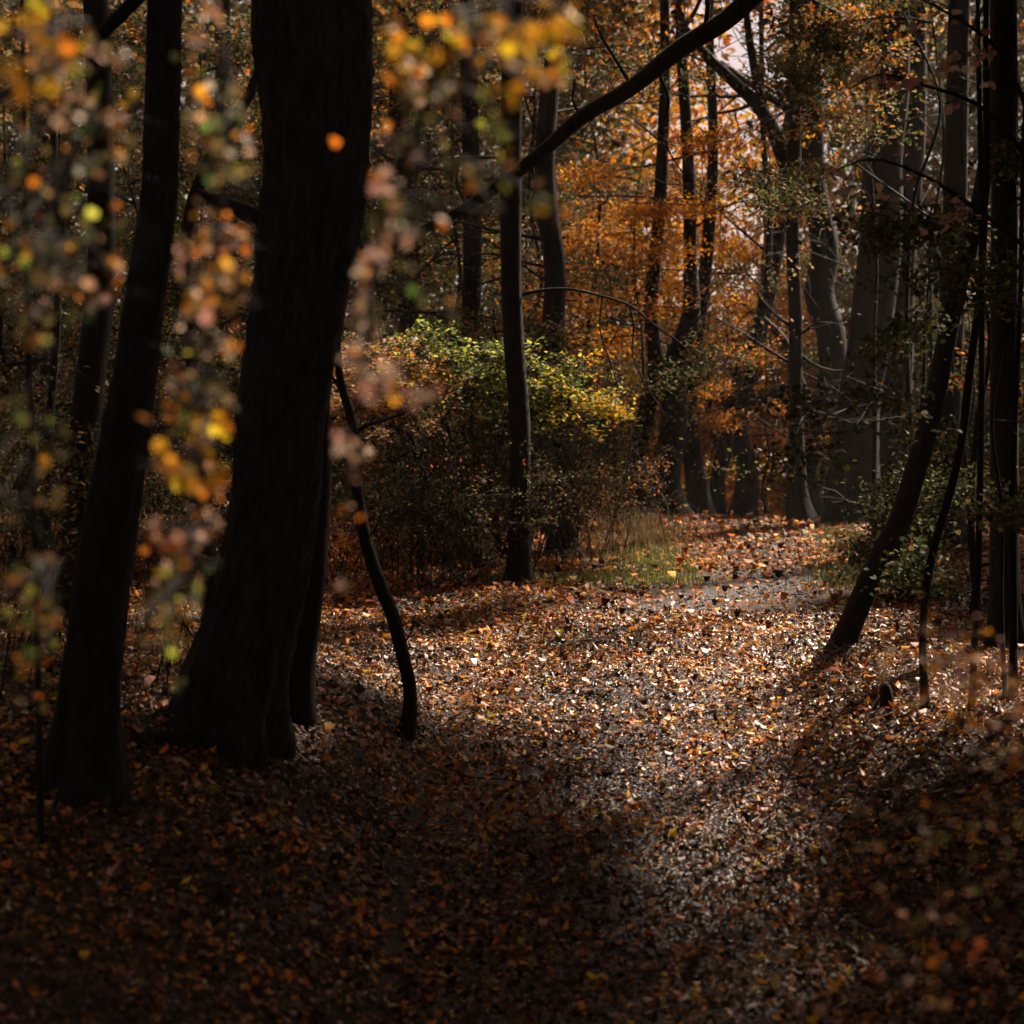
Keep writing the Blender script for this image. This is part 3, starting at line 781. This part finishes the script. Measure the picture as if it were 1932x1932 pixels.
def ahead(n):
    th = np.radians(rng.uniform(-26, 24, n)); r = rng.uniform(52, 78, n)
    x = r * np.sin(th); y = r * np.cos(th)
    h = 4 + 18 * rng.uniform(0, 1, n)
    h = np.where(rng.uniform(size=n) < .35, rng.uniform(0, 6, n), h)
    z = G(x, y) + h
    px, py, d = proj(np.stack([x, y, z], 1))
    # thinner where the open field behind shows through, right of the middle
    open_ = np.exp(-((px - 1400) / 170.) ** 2) * .62 + np.exp(-((px - 1440) / 120.) ** 2 - ((py - 130) / 130.) ** 2) * .42
    open_ = open_ * (py < 900)
    keep = rng.uniform(size=n) > open_
    return np.stack([x, y, z], 1)[keep]
def ahead_col(p):
    px, py, d = proj(p); n = len(p)
    a = palette(n, {'olive': 4, 'khaki': .4, 'brown': 2, 'orange': .3, 'deep': 5, 'dark': 3, 'green': .8})  # deep greens and browns carry the left side's shade
    b = palette(n, {'orange': 5, 'amber': 4, 'rust': 1, 'yellow': .6}) * 1.15
    w_ = np.exp(-((px - 1340) / 190.) ** 2) > rng.uniform(.15, .8, n)
    a[w_] = b[w_]
    return a
wood('far_wood', 'autumn wood closing the view beyond the crest of the path', 26000, 20, ahead, .26, ahead_col, np.array([.7, .7, .4]), 'oval')
def around(n):
    th = np.radians(rng.uniform(36, 326, n)); r = rng.uniform(20, 30, n)
    x = r * np.sin(th); y = r * np.cos(th) + 8
    z = G(x, y) + 20 * rng.uniform(0, 1, n)
    return np.stack([x, y, z], 1)
wood('far_wood', 'unseen wood added for shade round the near end of the path', 2300, 20, around, .8, lambda p: palette(len(p), {'olive': 4, 'brown': 3, 'deep': 3, 'khaki': 1}), np.array([.9, .9, .6]), open_all=True)  # unseen ring that shuts out skylight from the sides and behind

RD = {'olive': 4, 'deep': 3, 'brown': 2, 'khaki': 1.2, 'green': 1}
under('understorey_tree', 'dark olive tree filling the gap right of the widest crest trunks', at(1735, 27), 7.5, RD, per=56, lo=.1, reach=.4, size=.08, n_limb=15, r=.05)
under('understorey_tree', 'dusky green tree behind the thin stems on the right', at(1850, 23), 6.5, RD, per=56, lo=.08, reach=.4, size=.07, n_limb=15, r=.05)
under('understorey_tree', 'dim brown tree above the leaning trunk on the right', at(1800, 33), 10, RD, per=56, lo=.25, reach=.36, size=.085, n_limb=15, r=.05)
under('understorey_tree', 'low dark bushy tree behind the broad crest trunk', at(1650, 43), 5.5, RD, per=40, lo=.05, reach=.45, size=.09, n_limb=13, r=.05)
# dusky brush behind the left half
LB = {'olive': 4, 'khaki': 1.2, 'brown': 2, 'tan': .4, 'orange': .4, 'amber': .3, 'deep': 4, 'green': .8, 'dark': 1}  # mix darkened: dimness of the left background put into the leaves
labs = ['dusky olive bush far left behind the trunks', 'brownish tree far left with drooping sprays', 'dim olive tree behind the gap of the left trunks', 'tan tinged tree behind the thin crooked trunk',
        'tall olive tree behind the thickest trunk', 'dusky tree right of the thickest trunk, under the bough', 'dark olive tree behind the bough and middle trunk', 'brown tree behind the trunk right of middle', 'low brown thicket tree behind the lit shrub',
        'tall rusty tree above the bough at the top', 'dim green tree at the top between bough and middle trunk']
spots = [(20, 27, 6.5), (120, 34, 8.5), (250, 30, 6), (400, 33, 8), (520, 36, 9), (690, 33, 8.6), (860, 37, 9.2), (1010, 38, 9), (940, 31, 3.6), (1130, 41, 11), (1000, 45, 12)]
for lab, (px, d, h) in zip(labs, spots):
    under('understorey_tree', lab, at(px, d), h, LB, per=30, lo=.12, reach=.42, size=.085, n_limb=14, r=.06, jitter=.2, cat='tree')

# thicket left of the path: bare stems and small leaves
def thicket(label, px, py, w, h, n, spec, leafper=7):
    base = hit(px, py); root = thing('thicket_bush', label, 'bush', base)
    out, tips = [], []
    for _ in range(n):
        x = base[0] + rng.normal(0, w * .5); y = base[1] + rng.normal(0, .5)
        b = np.array([x, y, G(x, y) - .03])
        grow(b, (rng.normal(0, .25), rng.normal(0, .2), 1), h * rng.uniform(.55, 1.1), rng.uniform(.004, .011), 0, 2, out, tips, .16, .05, (3, 4), .6)
    part('stems', limbs_mesh(out, .0022), M_TWIG, root, smooth=True)
    part('leaves', tip_leaves(tips, leafper, .06, .05, spec, 'oval', .7, False), M_LEAF, root)
DK = {'deep': 3, 'olive': 1.2, 'brown': 2, 'dark': 4, 'rust': .3}  # leaf colours darkened to stand in for shade in the thicket
thicket('dark thicket bush between bent sapling and middle trunk', 880, 1095, 1.0, 1.25, 34, DK, 14)
thicket('dark undergrowth behind the foot of the middle trunk', 985, 1050, 1.2, 1.6, 34, DK, 14)
thicket('tangled dark undergrowth left of the lit shrub', 800, 1085, 1.0, 1.25, 32, DK, 14)
thicket('brambly dark bush left of the bent sapling', 720, 1085, .9, 1.7, 13, {'brown': 3, 'olive': 2, 'orange': 1.6, 'tan': 1, 'deep': 2})
thicket('dark green bush on the right side of the middle trunk', 1080, 1060, .9, 2.0, 34, {'green': 1.5, 'deep': 4, 'olive': 2, 'brown': 2, 'dark': 2})
thicket('dry brown weeds at the path edge left of the crest', 1185, 1010, .8, 1.25, 14, {'brown': 3, 'khaki': 2, 'orange': 1, 'olive': 1})
thicket('low red and orange shoots beside the curved sapling foot', 640, 1095, .16, .8, 10, {'orange': 3, 'rust': 3, 'amber': 2}, 9)

BR = {'olive': 3, 'brown': 3, 'khaki': 1.5, 'deep': 2, 'tan': .7}
thicket('low brown brush between the two biggest left trunks', 300, 1290, .55, 1.5, 16, BR, 9)
thicket('dusky brush against the left edge behind the leftmost trunk', 45, 1270, .6, 1.7, 16, BR, 9)
thicket('taller dim brush behind the thin crooked trunk', 350, 1150, .8, 2.3, 16, BR, 10)
thicket('dim brush rising left of the leftmost trunk, farther back', 60, 1130, 1.0, 2.6, 18, BR, 10)
thicket('dim brush to the right behind the thickest trunk', 640, 1040, .8, 1.8, 14, BR, 10)
# dark small leaved saplings on the right
GR = {'deep': 5, 'green': 1, 'olive': 3, 'khaki': .6}
for lab, px, d, h, lo in (('small leaved green sapling along the leaning trunk', 1830, 23, 3.8, .15), ('dark green bush at the right edge by the tall trunk', 1900, 15.5, 4.4, .1), ('low dark bush behind the leaning trunk foot', 1700, 24, 1.7, .05)):
    under('green_sapling', lab, at(px, d), h, GR, per=34, lo=lo, reach=.36, size=.05, n_limb=12, r=.02, jitter=.12, kind='round', cat='sapling')

# branch of large pale leaves at the right top
pb = at(1985, 15.5)
def pale_tree():
    base = np.array([pb[0], pb[1], G(*pb)])
    root = thing('hazel_tree', 'hazel at the right edge with big pale backlit leaves', 'tree', base)
    d = 15.0
    out, tips = [], []
    tr = P(np.array([1990, 1985, 1975, 1960.]), np.array([1300, 900, 500, 250.]), np.full(4, d)); tr[0] = base - [0, 0, .1]
    out.append((tr, np.array([.06, .05, .04, .03])))
    for s in ([(1975, 500), (1850, 400), (1740, 330), (1640, 300), (1560, 330)], [(1965, 330), (1850, 200), (1740, 160), (1660, 140), (1600, 170)], [(1960, 260), (1880, 90), (1780, 20), (1700, -20)]):
        s = np.array(s, float); q = P(s[:, 0], s[:, 1], d + np.linspace(0, -1.0, len(s))); out.append((q, np.linspace(.02, .005, len(s)))); tips.append(q[1:])
        for _ in range(5):
            i = rng.integers(1, len(q) - 1); an = rng.uniform(0, 6.28)
            grow(q[i], (math.cos(an) - .5, math.sin(an), -.1), .5, .004, 2, 2, out, tips, .2, .1)
    part('trunk', limbs_mesh(out, .0025), M_TWIG, root, smooth=True)
    part('crown', tip_leaves(tips, 7, .05, .085, {'pale': 3, 'pink': 2.5, 'khaki': 1}, 'round', .6, False), M_LEAF, root)
pale_tree()

# ------------------------------------------------------------------ out of focus branches near the lens
TRUNKS = [(np.array([1500, 1200, 1040, 850, 720, 540, 376, 0.]), np.array([100, 120, 145, 184, 210, 238, 263, 276.]), np.array([225, 240, 254, 282, 296, 313, 335, 345.])),
          (np.array([1390, 1200, 930, 715, 565, 452, 230, 0.]), np.array([330, 380, 440, 455, 478, 487, 497, 470.]), np.array([515, 553, 610, 625, 652, 672, 697, 715.]))]
def near_tree(name, label, base_xy, trunk, branches, leak=.012):
    base = np.array([base_xy[0], base_xy[1], G(*base_xy)])
    root = thing(name, label, 'tree', base)
    t = np.array(trunk, float); t[0] = base - [0, 0, .1]
    part('trunk', tube(t, np.linspace(.07, .03, len(t)), 12, .12, .03, .3, True, 77), M_BARK, root, smooth=True)
    for pts, d, groups in branches:
        d = d * .76
        s = np.array(pts, float); q = P(s[:, 0], s[:, 1], np.full(len(s), d))
        bq = resample(q, np.ones(len(q)), .05)[0]
        allp, allc, alls, twigs = [], [], [], []
        for (x, y, sx, sy, n, spec, size) in groups:
            m_ = max(2, int(n * 2.6 / 7)); tx = rng.normal(x, sx * 1.3, m_); ty_ = rng.normal(y, sy * 1.1, m_); td = d + rng.normal(0, .4, m_)
            an = rng.uniform(-.5, .9, m_) + np.where(rng.uniform(size=m_) < .5, math.pi, 0); ln = np.clip(rng.uniform(.7, 1.6, m_) * sx, 22, 110)
            for qi in range(m_):        # the twig that carries each spray
                uu_ = np.linspace(0, 1, 4)
                okt = True
                for ky, kl, kr in TRUNKS:
                    oo = np.argsort(ky); a_, b_ = np.interp(ty_[qi], ky[oo], kl[oo]), np.interp(ty_[qi], ky[oo], kr[oo])
                    okt &= not (a_ - 30 < tx[qi] < b_ + 30)
                if okt: twigs.append(P(tx[qi] + np.cos(an[qi]) * ln[qi] * uu_, ty_[qi] + np.sin(an[qi]) * ln[qi] * uu_ + 10 * uu_ ** 2, td[qi] + 0 * uu_))
            k7 = 7; u7 = rng.uniform(0, 1.1, (m_, k7)); n = m_ * k7
            cx = (tx[:, None] + np.cos(an)[:, None] * ln[:, None] * u7 + rng.normal(0, 9, (m_, k7))).ravel()
            cyy = (ty_[:, None] + np.sin(an)[:, None] * ln[:, None] * u7 + 10 * u7 ** 2 + rng.normal(0, 11, (m_, k7))).ravel()
            dd = (td[:, None] + rng.normal(0, .08, (m_, k7))).ravel()
            ok = np.ones(n, bool)
            for ty, tl, trr in TRUNKS:
                o = np.argsort(ty)
                inside = (cx > np.interp(cyy, ty[o], tl[o]) - 14) & (cx < np.interp(cyy, ty[o], trr[o]) + 14)
                ok &= ~(inside & (rng.uniform(size=n) > leak))
            allp.append(P(cx, cyy, dd)[ok]); allc.append(palette(int(ok.sum()), spec)); alls.append(np.full(int(ok.sum()), size * .72))
        p = np.concatenate(allp); n = len(p)
        nor = rng.normal(0, .6, (n, 3)); nor[:, 2] += .4; nor[:, 1] -= .4
        bm_ = [tube(q, np.linspace(.009, .003, len(q)), 6, .1)]
        for tw in twigs:
            st_ = bq[np.argmin(np.linalg.norm(bq - tw[0] + np.array([0, 0, .05]), axis=1))]
            mid_ = (st_ + tw[0]) / 2 + np.array([0, 0, .03])
            qx, qy, _ = proj(st_ + (tw[0] - st_) * np.linspace(0, 1, 7)[:, None]); cross = False
            for ky, kl, kr in TRUNKS:      # twigs do not reach across in front of the trunks
                oo = np.argsort(ky); cross |= bool(((qx > np.interp(qy, ky[oo], kl[oo]) - 8) & (qx < np.interp(qy, ky[oo], kr[oo]) + 8)).any())
            if cross: continue
            bm_.append(tube(np.concatenate([[st_, mid_], tw]), [.004, .0035, .003, .0028, .002, .0012], 4, .05, cap=False))
        br = part('branch', join(bm_), M_TWIG, root, smooth=True)
        part('leaves', leaves(p, nor, np.concatenate(alls) * rng.uniform(.7, 1.25, n), np.concatenate(allc), 'round', .2), M_LEAF, br)

OL = {'olive': 5, 'khaki': 2, 'lime': .7, 'green': 1.5, 'deep': 1.5, 'brown': 1, 'orange': .8, 'amber': .8, 'tan': .5}
PK = {'pink': 3, 'tan': 2, 'orange': 2, 'pale': 1}
YE = {'yellow': 4, 'amber': 3, 'orange': 1}
near_tree('young_maple', 'out of focus maple close to the lens with yellow and pink sprays', (-2.2, 4.4),
    [(-2.2, 4.4, 0), (-2.1, 4.4, 2.5), (-2.0, 4.5, 4.2), (-1.9, 4.5, 5.5), (-1.7, 4.6, 6.6)],
    [([(-250, 60), (-60, 70), (60, 60), (150, 40)], 5.8, [(55, 60, 40, 40, 34, YE, .052), (120, 110, 40, 25, 10, PK, .035)]),
     ([(-250, 300), (-60, 380), (60, 420), (110, 450)], 6.5, [(110, 330, 80, 130, 110, OL, .04), (60, 480, 70, 90, 70, OL, .042), (150, 500, 50, 60, 20, PK, .035), (160, 250, 70, 60, 24, PK, .034)]),
     ([(-250, 1000), (-60, 900), (40, 960), (110, 1060)], 6.5, [(60, 1000, 50, 160, 60, OL, .036), (90, 1180, 45, 80, 34, OL, .036)]),
     ([(-250, -260), (100, -200), (330, -120), (420, 60), (420, 300), (410, 520), (380, 800), (350, 1100)], 6.4,
      [(400, 100, 40, 60, 26, PK, .042), (420, 250, 50, 70, 46, OL, .04), (400, 250, 30, 40, 10, PK, .042), (420, 500, 45, 60, 90, {'tan': 3, 'orange': 2, 'amber': 2, 'pink': 1.4}, .034),
       (400, 650, 55, 70, 70, OL, .034), (376, 812, 36, 20, 26, YE, .052), (372, 890, 32, 14, 20, YE, .052), (370, 980, 45, 45, 40, PK, .032), (310, 1035, 8, 8, 4, {'rust': 2, 'orange': 2}, .04), (340, 1140, 50, 55, 60, OL, .036), (390, 700, 50, 60, 30, PK, .03)]),
     ([(-250, -330), (300, -260), (700, -160), (860, 20), (800, 200), (730, 420), (700, 560), (690, 700), (655, 880)], 6.0,
      [(850, 75, 60, 22, 34, YE, .054), (790, 55, 40, 14, 8, YE, .054), (1010, 100, 30, 40, 24, YE, .054), (1010, 20, 40, 40, 12, YE, .036), (725, 200, 24, 24, 12, PK, .044), (735, 330, 40, 60, 20, PK, .036), (705, 440, 20, 45, 22, {'pale': 3, 'pink': 3, 'orange': 1}, .042), (800, 250, 70, 110, 50, OL, .036), (910, 240, 60, 80, 26, OL, .036), (690, 560, 25, 40, 26, {'pink': 2, 'tan': 2, 'olive': 1}, .034), (700, 700, 45, 35, 24, {'tan': 3, 'amber': 2, 'pink': 3, 'pale': 1.5}, .036), (648, 880, 18, 90, 22, PK, .028)])])

# ------------------------------------------------------------------ grass
def grass(label, spots, n, hgt, spec):
    ps = []
    for (px, py, sx, sy) in spots:
        c = hit(px, py); d = depth(c)
        ps.append(np.stack([rng.normal(c[0], sx, n), rng.normal(c[1], sy, n)], 1))
    p = np.concatenate(ps); m = len(p)
    z = G(p[:, 0], p[:, 1])
    a = rng.uniform(0, 6.28, m); h = hgt * rng.uniform(.4, 1.3, m); ln = rng.normal(.0, .4, m) * h; w = .0045
    ca, sa = np.cos(a), np.sin(a)
    b = np.stack([p[:, 0], p[:, 1], z - .01], 1)
    sd = np.stack([-sa, ca, 0 * a], 1) * w
    mid = b + np.stack([ca * ln * .4, sa * ln * .4, h * .6], 1); tip = b + np.stack([ca * ln, sa * ln, h], 1)
    V = np.stack([b - sd, b + sd, mid + sd * .7, mid - sd * .7, tip], 1)
    L = np.array([0, 1, 2, 3, 3, 2, 4]); S = np.array([0, 4])
    C = np.repeat(palette(m, spec)[:, None], 5, 1).reshape(-1, 3)
    single('grass', (V.reshape(-1, 3), (np.arange(m)[:, None] * 5 + L[None]).reshape(-1), (np.arange(m)[:, None] * 7 + S[None]).reshape(-1), C), M_GRASS, (0, 0, 0), label, 'grass', kind='stuff')
grass('green grass along the left edge of the path below crest', [(1232, 1075, .2, 1.0), (1205, 1055, .4, 1.4), (1180, 1092, .5, .5), (1250, 1040, .2, 2.0), (1120, 1100, .6, .4)], 1500, .12, {'green': 4, 'lime': 1, 'olive': 1})
grass('dull green grass on the right verge behind the leaning trunk', [(1610, 1095, .3, .9), (1660, 1050, .5, 1.6), (1600, 1020, .3, 1.4)], 2600, .13, {'green': 3, 'deep': 2, 'olive': 2, 'khaki': .8})
grass('dry tan grass at the path edge near the crest', [(1195, 1015, .5, 2.0), (1222, 1004, .3, 1.4), (1150, 1040, .7, 1.2)], 900, .24, {'khaki': 3, 'olive': 2, 'tan': 1})

# ------------------------------------------------------------------ fallen leaves
def litter(name, label, dlo, dhi, dens, kind, size, tilt, lift, spec, margin=1.25):
    A_ = (dhi ** 2 - dlo ** 2) * .257 * margin
    n = int(A_ * dens)
    d = np.sqrt(rng.uniform(dlo ** 2, dhi ** 2, n)); x = rng.uniform(-1, 1, n) * .257 * margin * d; y = d
    u = np.abs(x - path_x(y))
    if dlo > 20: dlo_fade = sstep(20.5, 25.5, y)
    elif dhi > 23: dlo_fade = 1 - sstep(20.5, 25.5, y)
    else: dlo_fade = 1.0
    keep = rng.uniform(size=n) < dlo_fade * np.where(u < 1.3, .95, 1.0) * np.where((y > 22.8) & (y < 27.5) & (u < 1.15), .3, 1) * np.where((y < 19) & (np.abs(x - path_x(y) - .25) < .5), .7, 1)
    x, y = x[keep], y[keep]; n = len(x)
    e = .05
    g0 = G(x, y); nx = -(G(x + e, y) - g0) / e; ny = -(G(x, y + e) - g0) / e
    nor = np.stack([nx, ny, np.ones(n)], 1) + rng.normal(0, tilt, (n, 3)) * np.array([1, 1, .2])
    z = g0 + .012 + np.abs(rng.normal(0, lift, n))
    sz = size * np.clip(rng.lognormal(0, .42, n), .4, 2.0) * np.clip(y / 11.5, .62, 1)
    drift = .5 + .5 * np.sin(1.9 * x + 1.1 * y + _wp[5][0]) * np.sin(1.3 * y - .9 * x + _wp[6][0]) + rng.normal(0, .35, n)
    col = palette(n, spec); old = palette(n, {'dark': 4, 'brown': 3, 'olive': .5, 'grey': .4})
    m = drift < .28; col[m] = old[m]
    g = leaves(np.stack([x, y, z], 1), nor, sz, col, kind, .75)
    return g
LS = {'brown': 3, 'dark': 7.5, 'rust': 1.3, 'orange': 2.2, 'amber': 1.8, 'tan': 1.2, 'pink': .9, 'grey': .3, 'khaki': .6, 'olive': .8, 'yellow': .7, 'pale': .45}  # extra dark leaves put the foreground's shade into the colour
LM = {'rust': 2.6, 'orange': 4, 'amber': 2.4, 'brown': 3, 'dark': 3, 'pink': 1.7, 'tan': 1.2, 'pale': .8, 'yellow': .6, 'khaki': .4}  # warmer, lighter mix paints the sun pool's glow into the leaves
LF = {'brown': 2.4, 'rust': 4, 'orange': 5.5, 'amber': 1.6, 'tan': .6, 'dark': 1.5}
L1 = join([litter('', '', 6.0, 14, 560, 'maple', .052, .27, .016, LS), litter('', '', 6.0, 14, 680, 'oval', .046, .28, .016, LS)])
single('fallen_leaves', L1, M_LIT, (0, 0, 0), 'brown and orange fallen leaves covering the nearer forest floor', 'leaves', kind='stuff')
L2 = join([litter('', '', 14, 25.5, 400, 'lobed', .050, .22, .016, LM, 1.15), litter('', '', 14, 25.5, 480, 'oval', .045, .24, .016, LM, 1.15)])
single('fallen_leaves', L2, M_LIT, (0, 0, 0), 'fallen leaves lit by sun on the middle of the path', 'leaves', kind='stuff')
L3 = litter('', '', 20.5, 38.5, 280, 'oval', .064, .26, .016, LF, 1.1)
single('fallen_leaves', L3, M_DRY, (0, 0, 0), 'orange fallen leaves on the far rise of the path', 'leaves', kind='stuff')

# bramble added near the lens for blurred highlights of the ground leaves
def foliage():
    bx, by = 1.75, 5.2
    base = np.array([bx, by, G(bx, by)])
    root = thing('near_foliage', 'out of focus bramble added at lower right for blurred bright ground leaves', 'bush', base)
    gs, allp, allc = [], [], []
    for pts, d, groups in [
        ([(2300, 1500), (2050, 1330), (1850, 1270), (1700, 1290)], 5.4, [(1830, 1275, 70, 42, 170, {'pink': 3, 'pale': 2, 'orange': 3, 'tan': 2, 'amber': 1}), (1880, 1340, 50, 60, 80, {'pink': 2, 'orange': 2, 'olive': 2, 'brown': 2})]),
        ([(2300, 1700), (2000, 1560), (1800, 1520), (1620, 1600)], 5.2, [(1790, 1560, 110, 70, 110, {'brown': 3, 'olive': 3, 'tan': 2, 'orange': 1, 'pink': .6})]),
        ([(2300, 2100), (2000, 1850), (1800, 1760), (1560, 1800)], 5.0, [(1740, 1800, 130, 80, 130, {'brown': 3, 'rust': 2, 'tan': 2, 'orange': 1.4, 'olive': 2, 'pink': .7})])]:
        q = P(np.array(pts)[:, 0], np.array(pts)[:, 1], np.full(len(pts), d)); q[0] = base
        gs.append(tube(q, np.linspace(.008, .003, len(q)), 6, .08))
        for (x, y, sx, sy, n, spec) in groups:
            p = P(rng.normal(x, sx, n), rng.normal(y, sy, n), d + rng.normal(0, .25, n)); allp.append(p); allc.append(palette(n, spec))
    p = np.concatenate(allp); n = len(p)
    nor = rng.normal(0, .5, (n, 3)); nor[:, 2] += .7
    gs.append(tube([base - np.array([0, 0, .06]), base + np.array([0, 0, .02]), base + np.array([0, 0, .07])], [.022, .02, .012], 8, .02))
    part('stems', join(gs), M_TWIG, root, smooth=True)
    part('leaves', leaves(p, nor, .023 * rng.uniform(.7, 1.4, n), np.concatenate(allc), 'round', .2), M_LEAF, root)
foliage()
# fallen log beside the thickest trunk
c0, c1 = hit(255, 1412), hit(425, 1408)
lg = thing('fallen_log', 'dark rotting log lying left of the thickest trunk', 'log', (c0 + c1) / 2)
lp = np.linspace(c0, c1, 6); lp[:, 2] = G(lp[:, 0], lp[:, 1]) + .045; lp[:, 1] += np.array([0, .04, -.03, .03, -.02, 0])
part('trunk', join([tube(lp, [.05, .06, .062, .066, .06, .058], 16, .04, .07, 0, True, 21), tube([lp[3], lp[3] + (.05, -.12, .08), lp[3] + (.08, -.2, .1)], [.02, .014, .008], 7, .03)]), M_BARK, lg, smooth=True)
# twigs lying among the leaves
for lab, px, py, ln, an in (('pale bare twig lying on leaves left of the path, nearest the trunk', 360, 1700, .3, .4), ('short crooked twig on the leaves at the lower left', 560, 1830, .34, -.5), ('thin twig lying across the leaves near the bottom middle', 880, 1780, .4, .2),
                            ('grey twig on the litter right of the path', 1560, 1480, .45, 1.0), ('dark twig on the ground between sapling and path', 930, 1480, .6, -.3), ('slender twig beside the lit leaves on the path', 1080, 1370, .5, .15),
                            ('forked twig on the shaded leaves below the curved sapling', 700, 1560, .5, .7)):
    c = hit(px, py); t = thing('fallen_twig', lab, 'twig', c)
    a = [np.array([math.cos(an) * ln * u, math.sin(an) * ln * u, 0]) + np.append(rng.normal(0, .02, 2), 0) for u in np.linspace(-.5, .5, 6)]
    q = np.array([c + v for v in a]); q[:, 2] = G(q[:, 0], q[:, 1]) + .04
    q2 = np.array([q[3], q[3] + (.06, .05, .03), q[3] + (.15, .08, .04)])
    part('stem', join([tube(q, np.linspace(.009, .004, 6), 6, .03, .1), tube(q2, [.005, .004, .002], 5, .04)]), M_TWIG, t, smooth=True)

# ------------------------------------------------------------------ thin autumn haze
hz_m, hz_t = M('haze_air')
o_ = hz_t.nodes.new('ShaderNodeOutputMaterial'); v_ = hz_t.nodes.new('ShaderNodeVolumePrincipled')
v_.inputs['Color'].default_value = (.86, .80, .74, 1)
v_.inputs['Density'].default_value = .0004
v_.inputs['Anisotropy'].default_value = .2
hz_t.links.new(v_.outputs[0], o_.inputs['Volume'])
x0, x1, y0, y1, z0, z1 = -302., 302., -62., 402., -9.5, 36.
Vb = np.array([[x0, y0, z0], [x1, y0, z0], [x1, y1, z0], [x0, y1, z0], [x0, y0, z1], [x1, y0, z1], [x1, y1, z1], [x0, y1, z1]])
Lb = np.array([0, 3, 2, 1, 4, 5, 6, 7, 0, 1, 5, 4, 1, 2, 6, 5, 2, 3, 7, 6, 3, 0, 4, 7])
single('haze', (Vb, Lb, np.arange(6) * 4), hz_m, (0, 0, 0), 'thin pale haze hanging in the air of the wood', 'haze', kind='stuff')
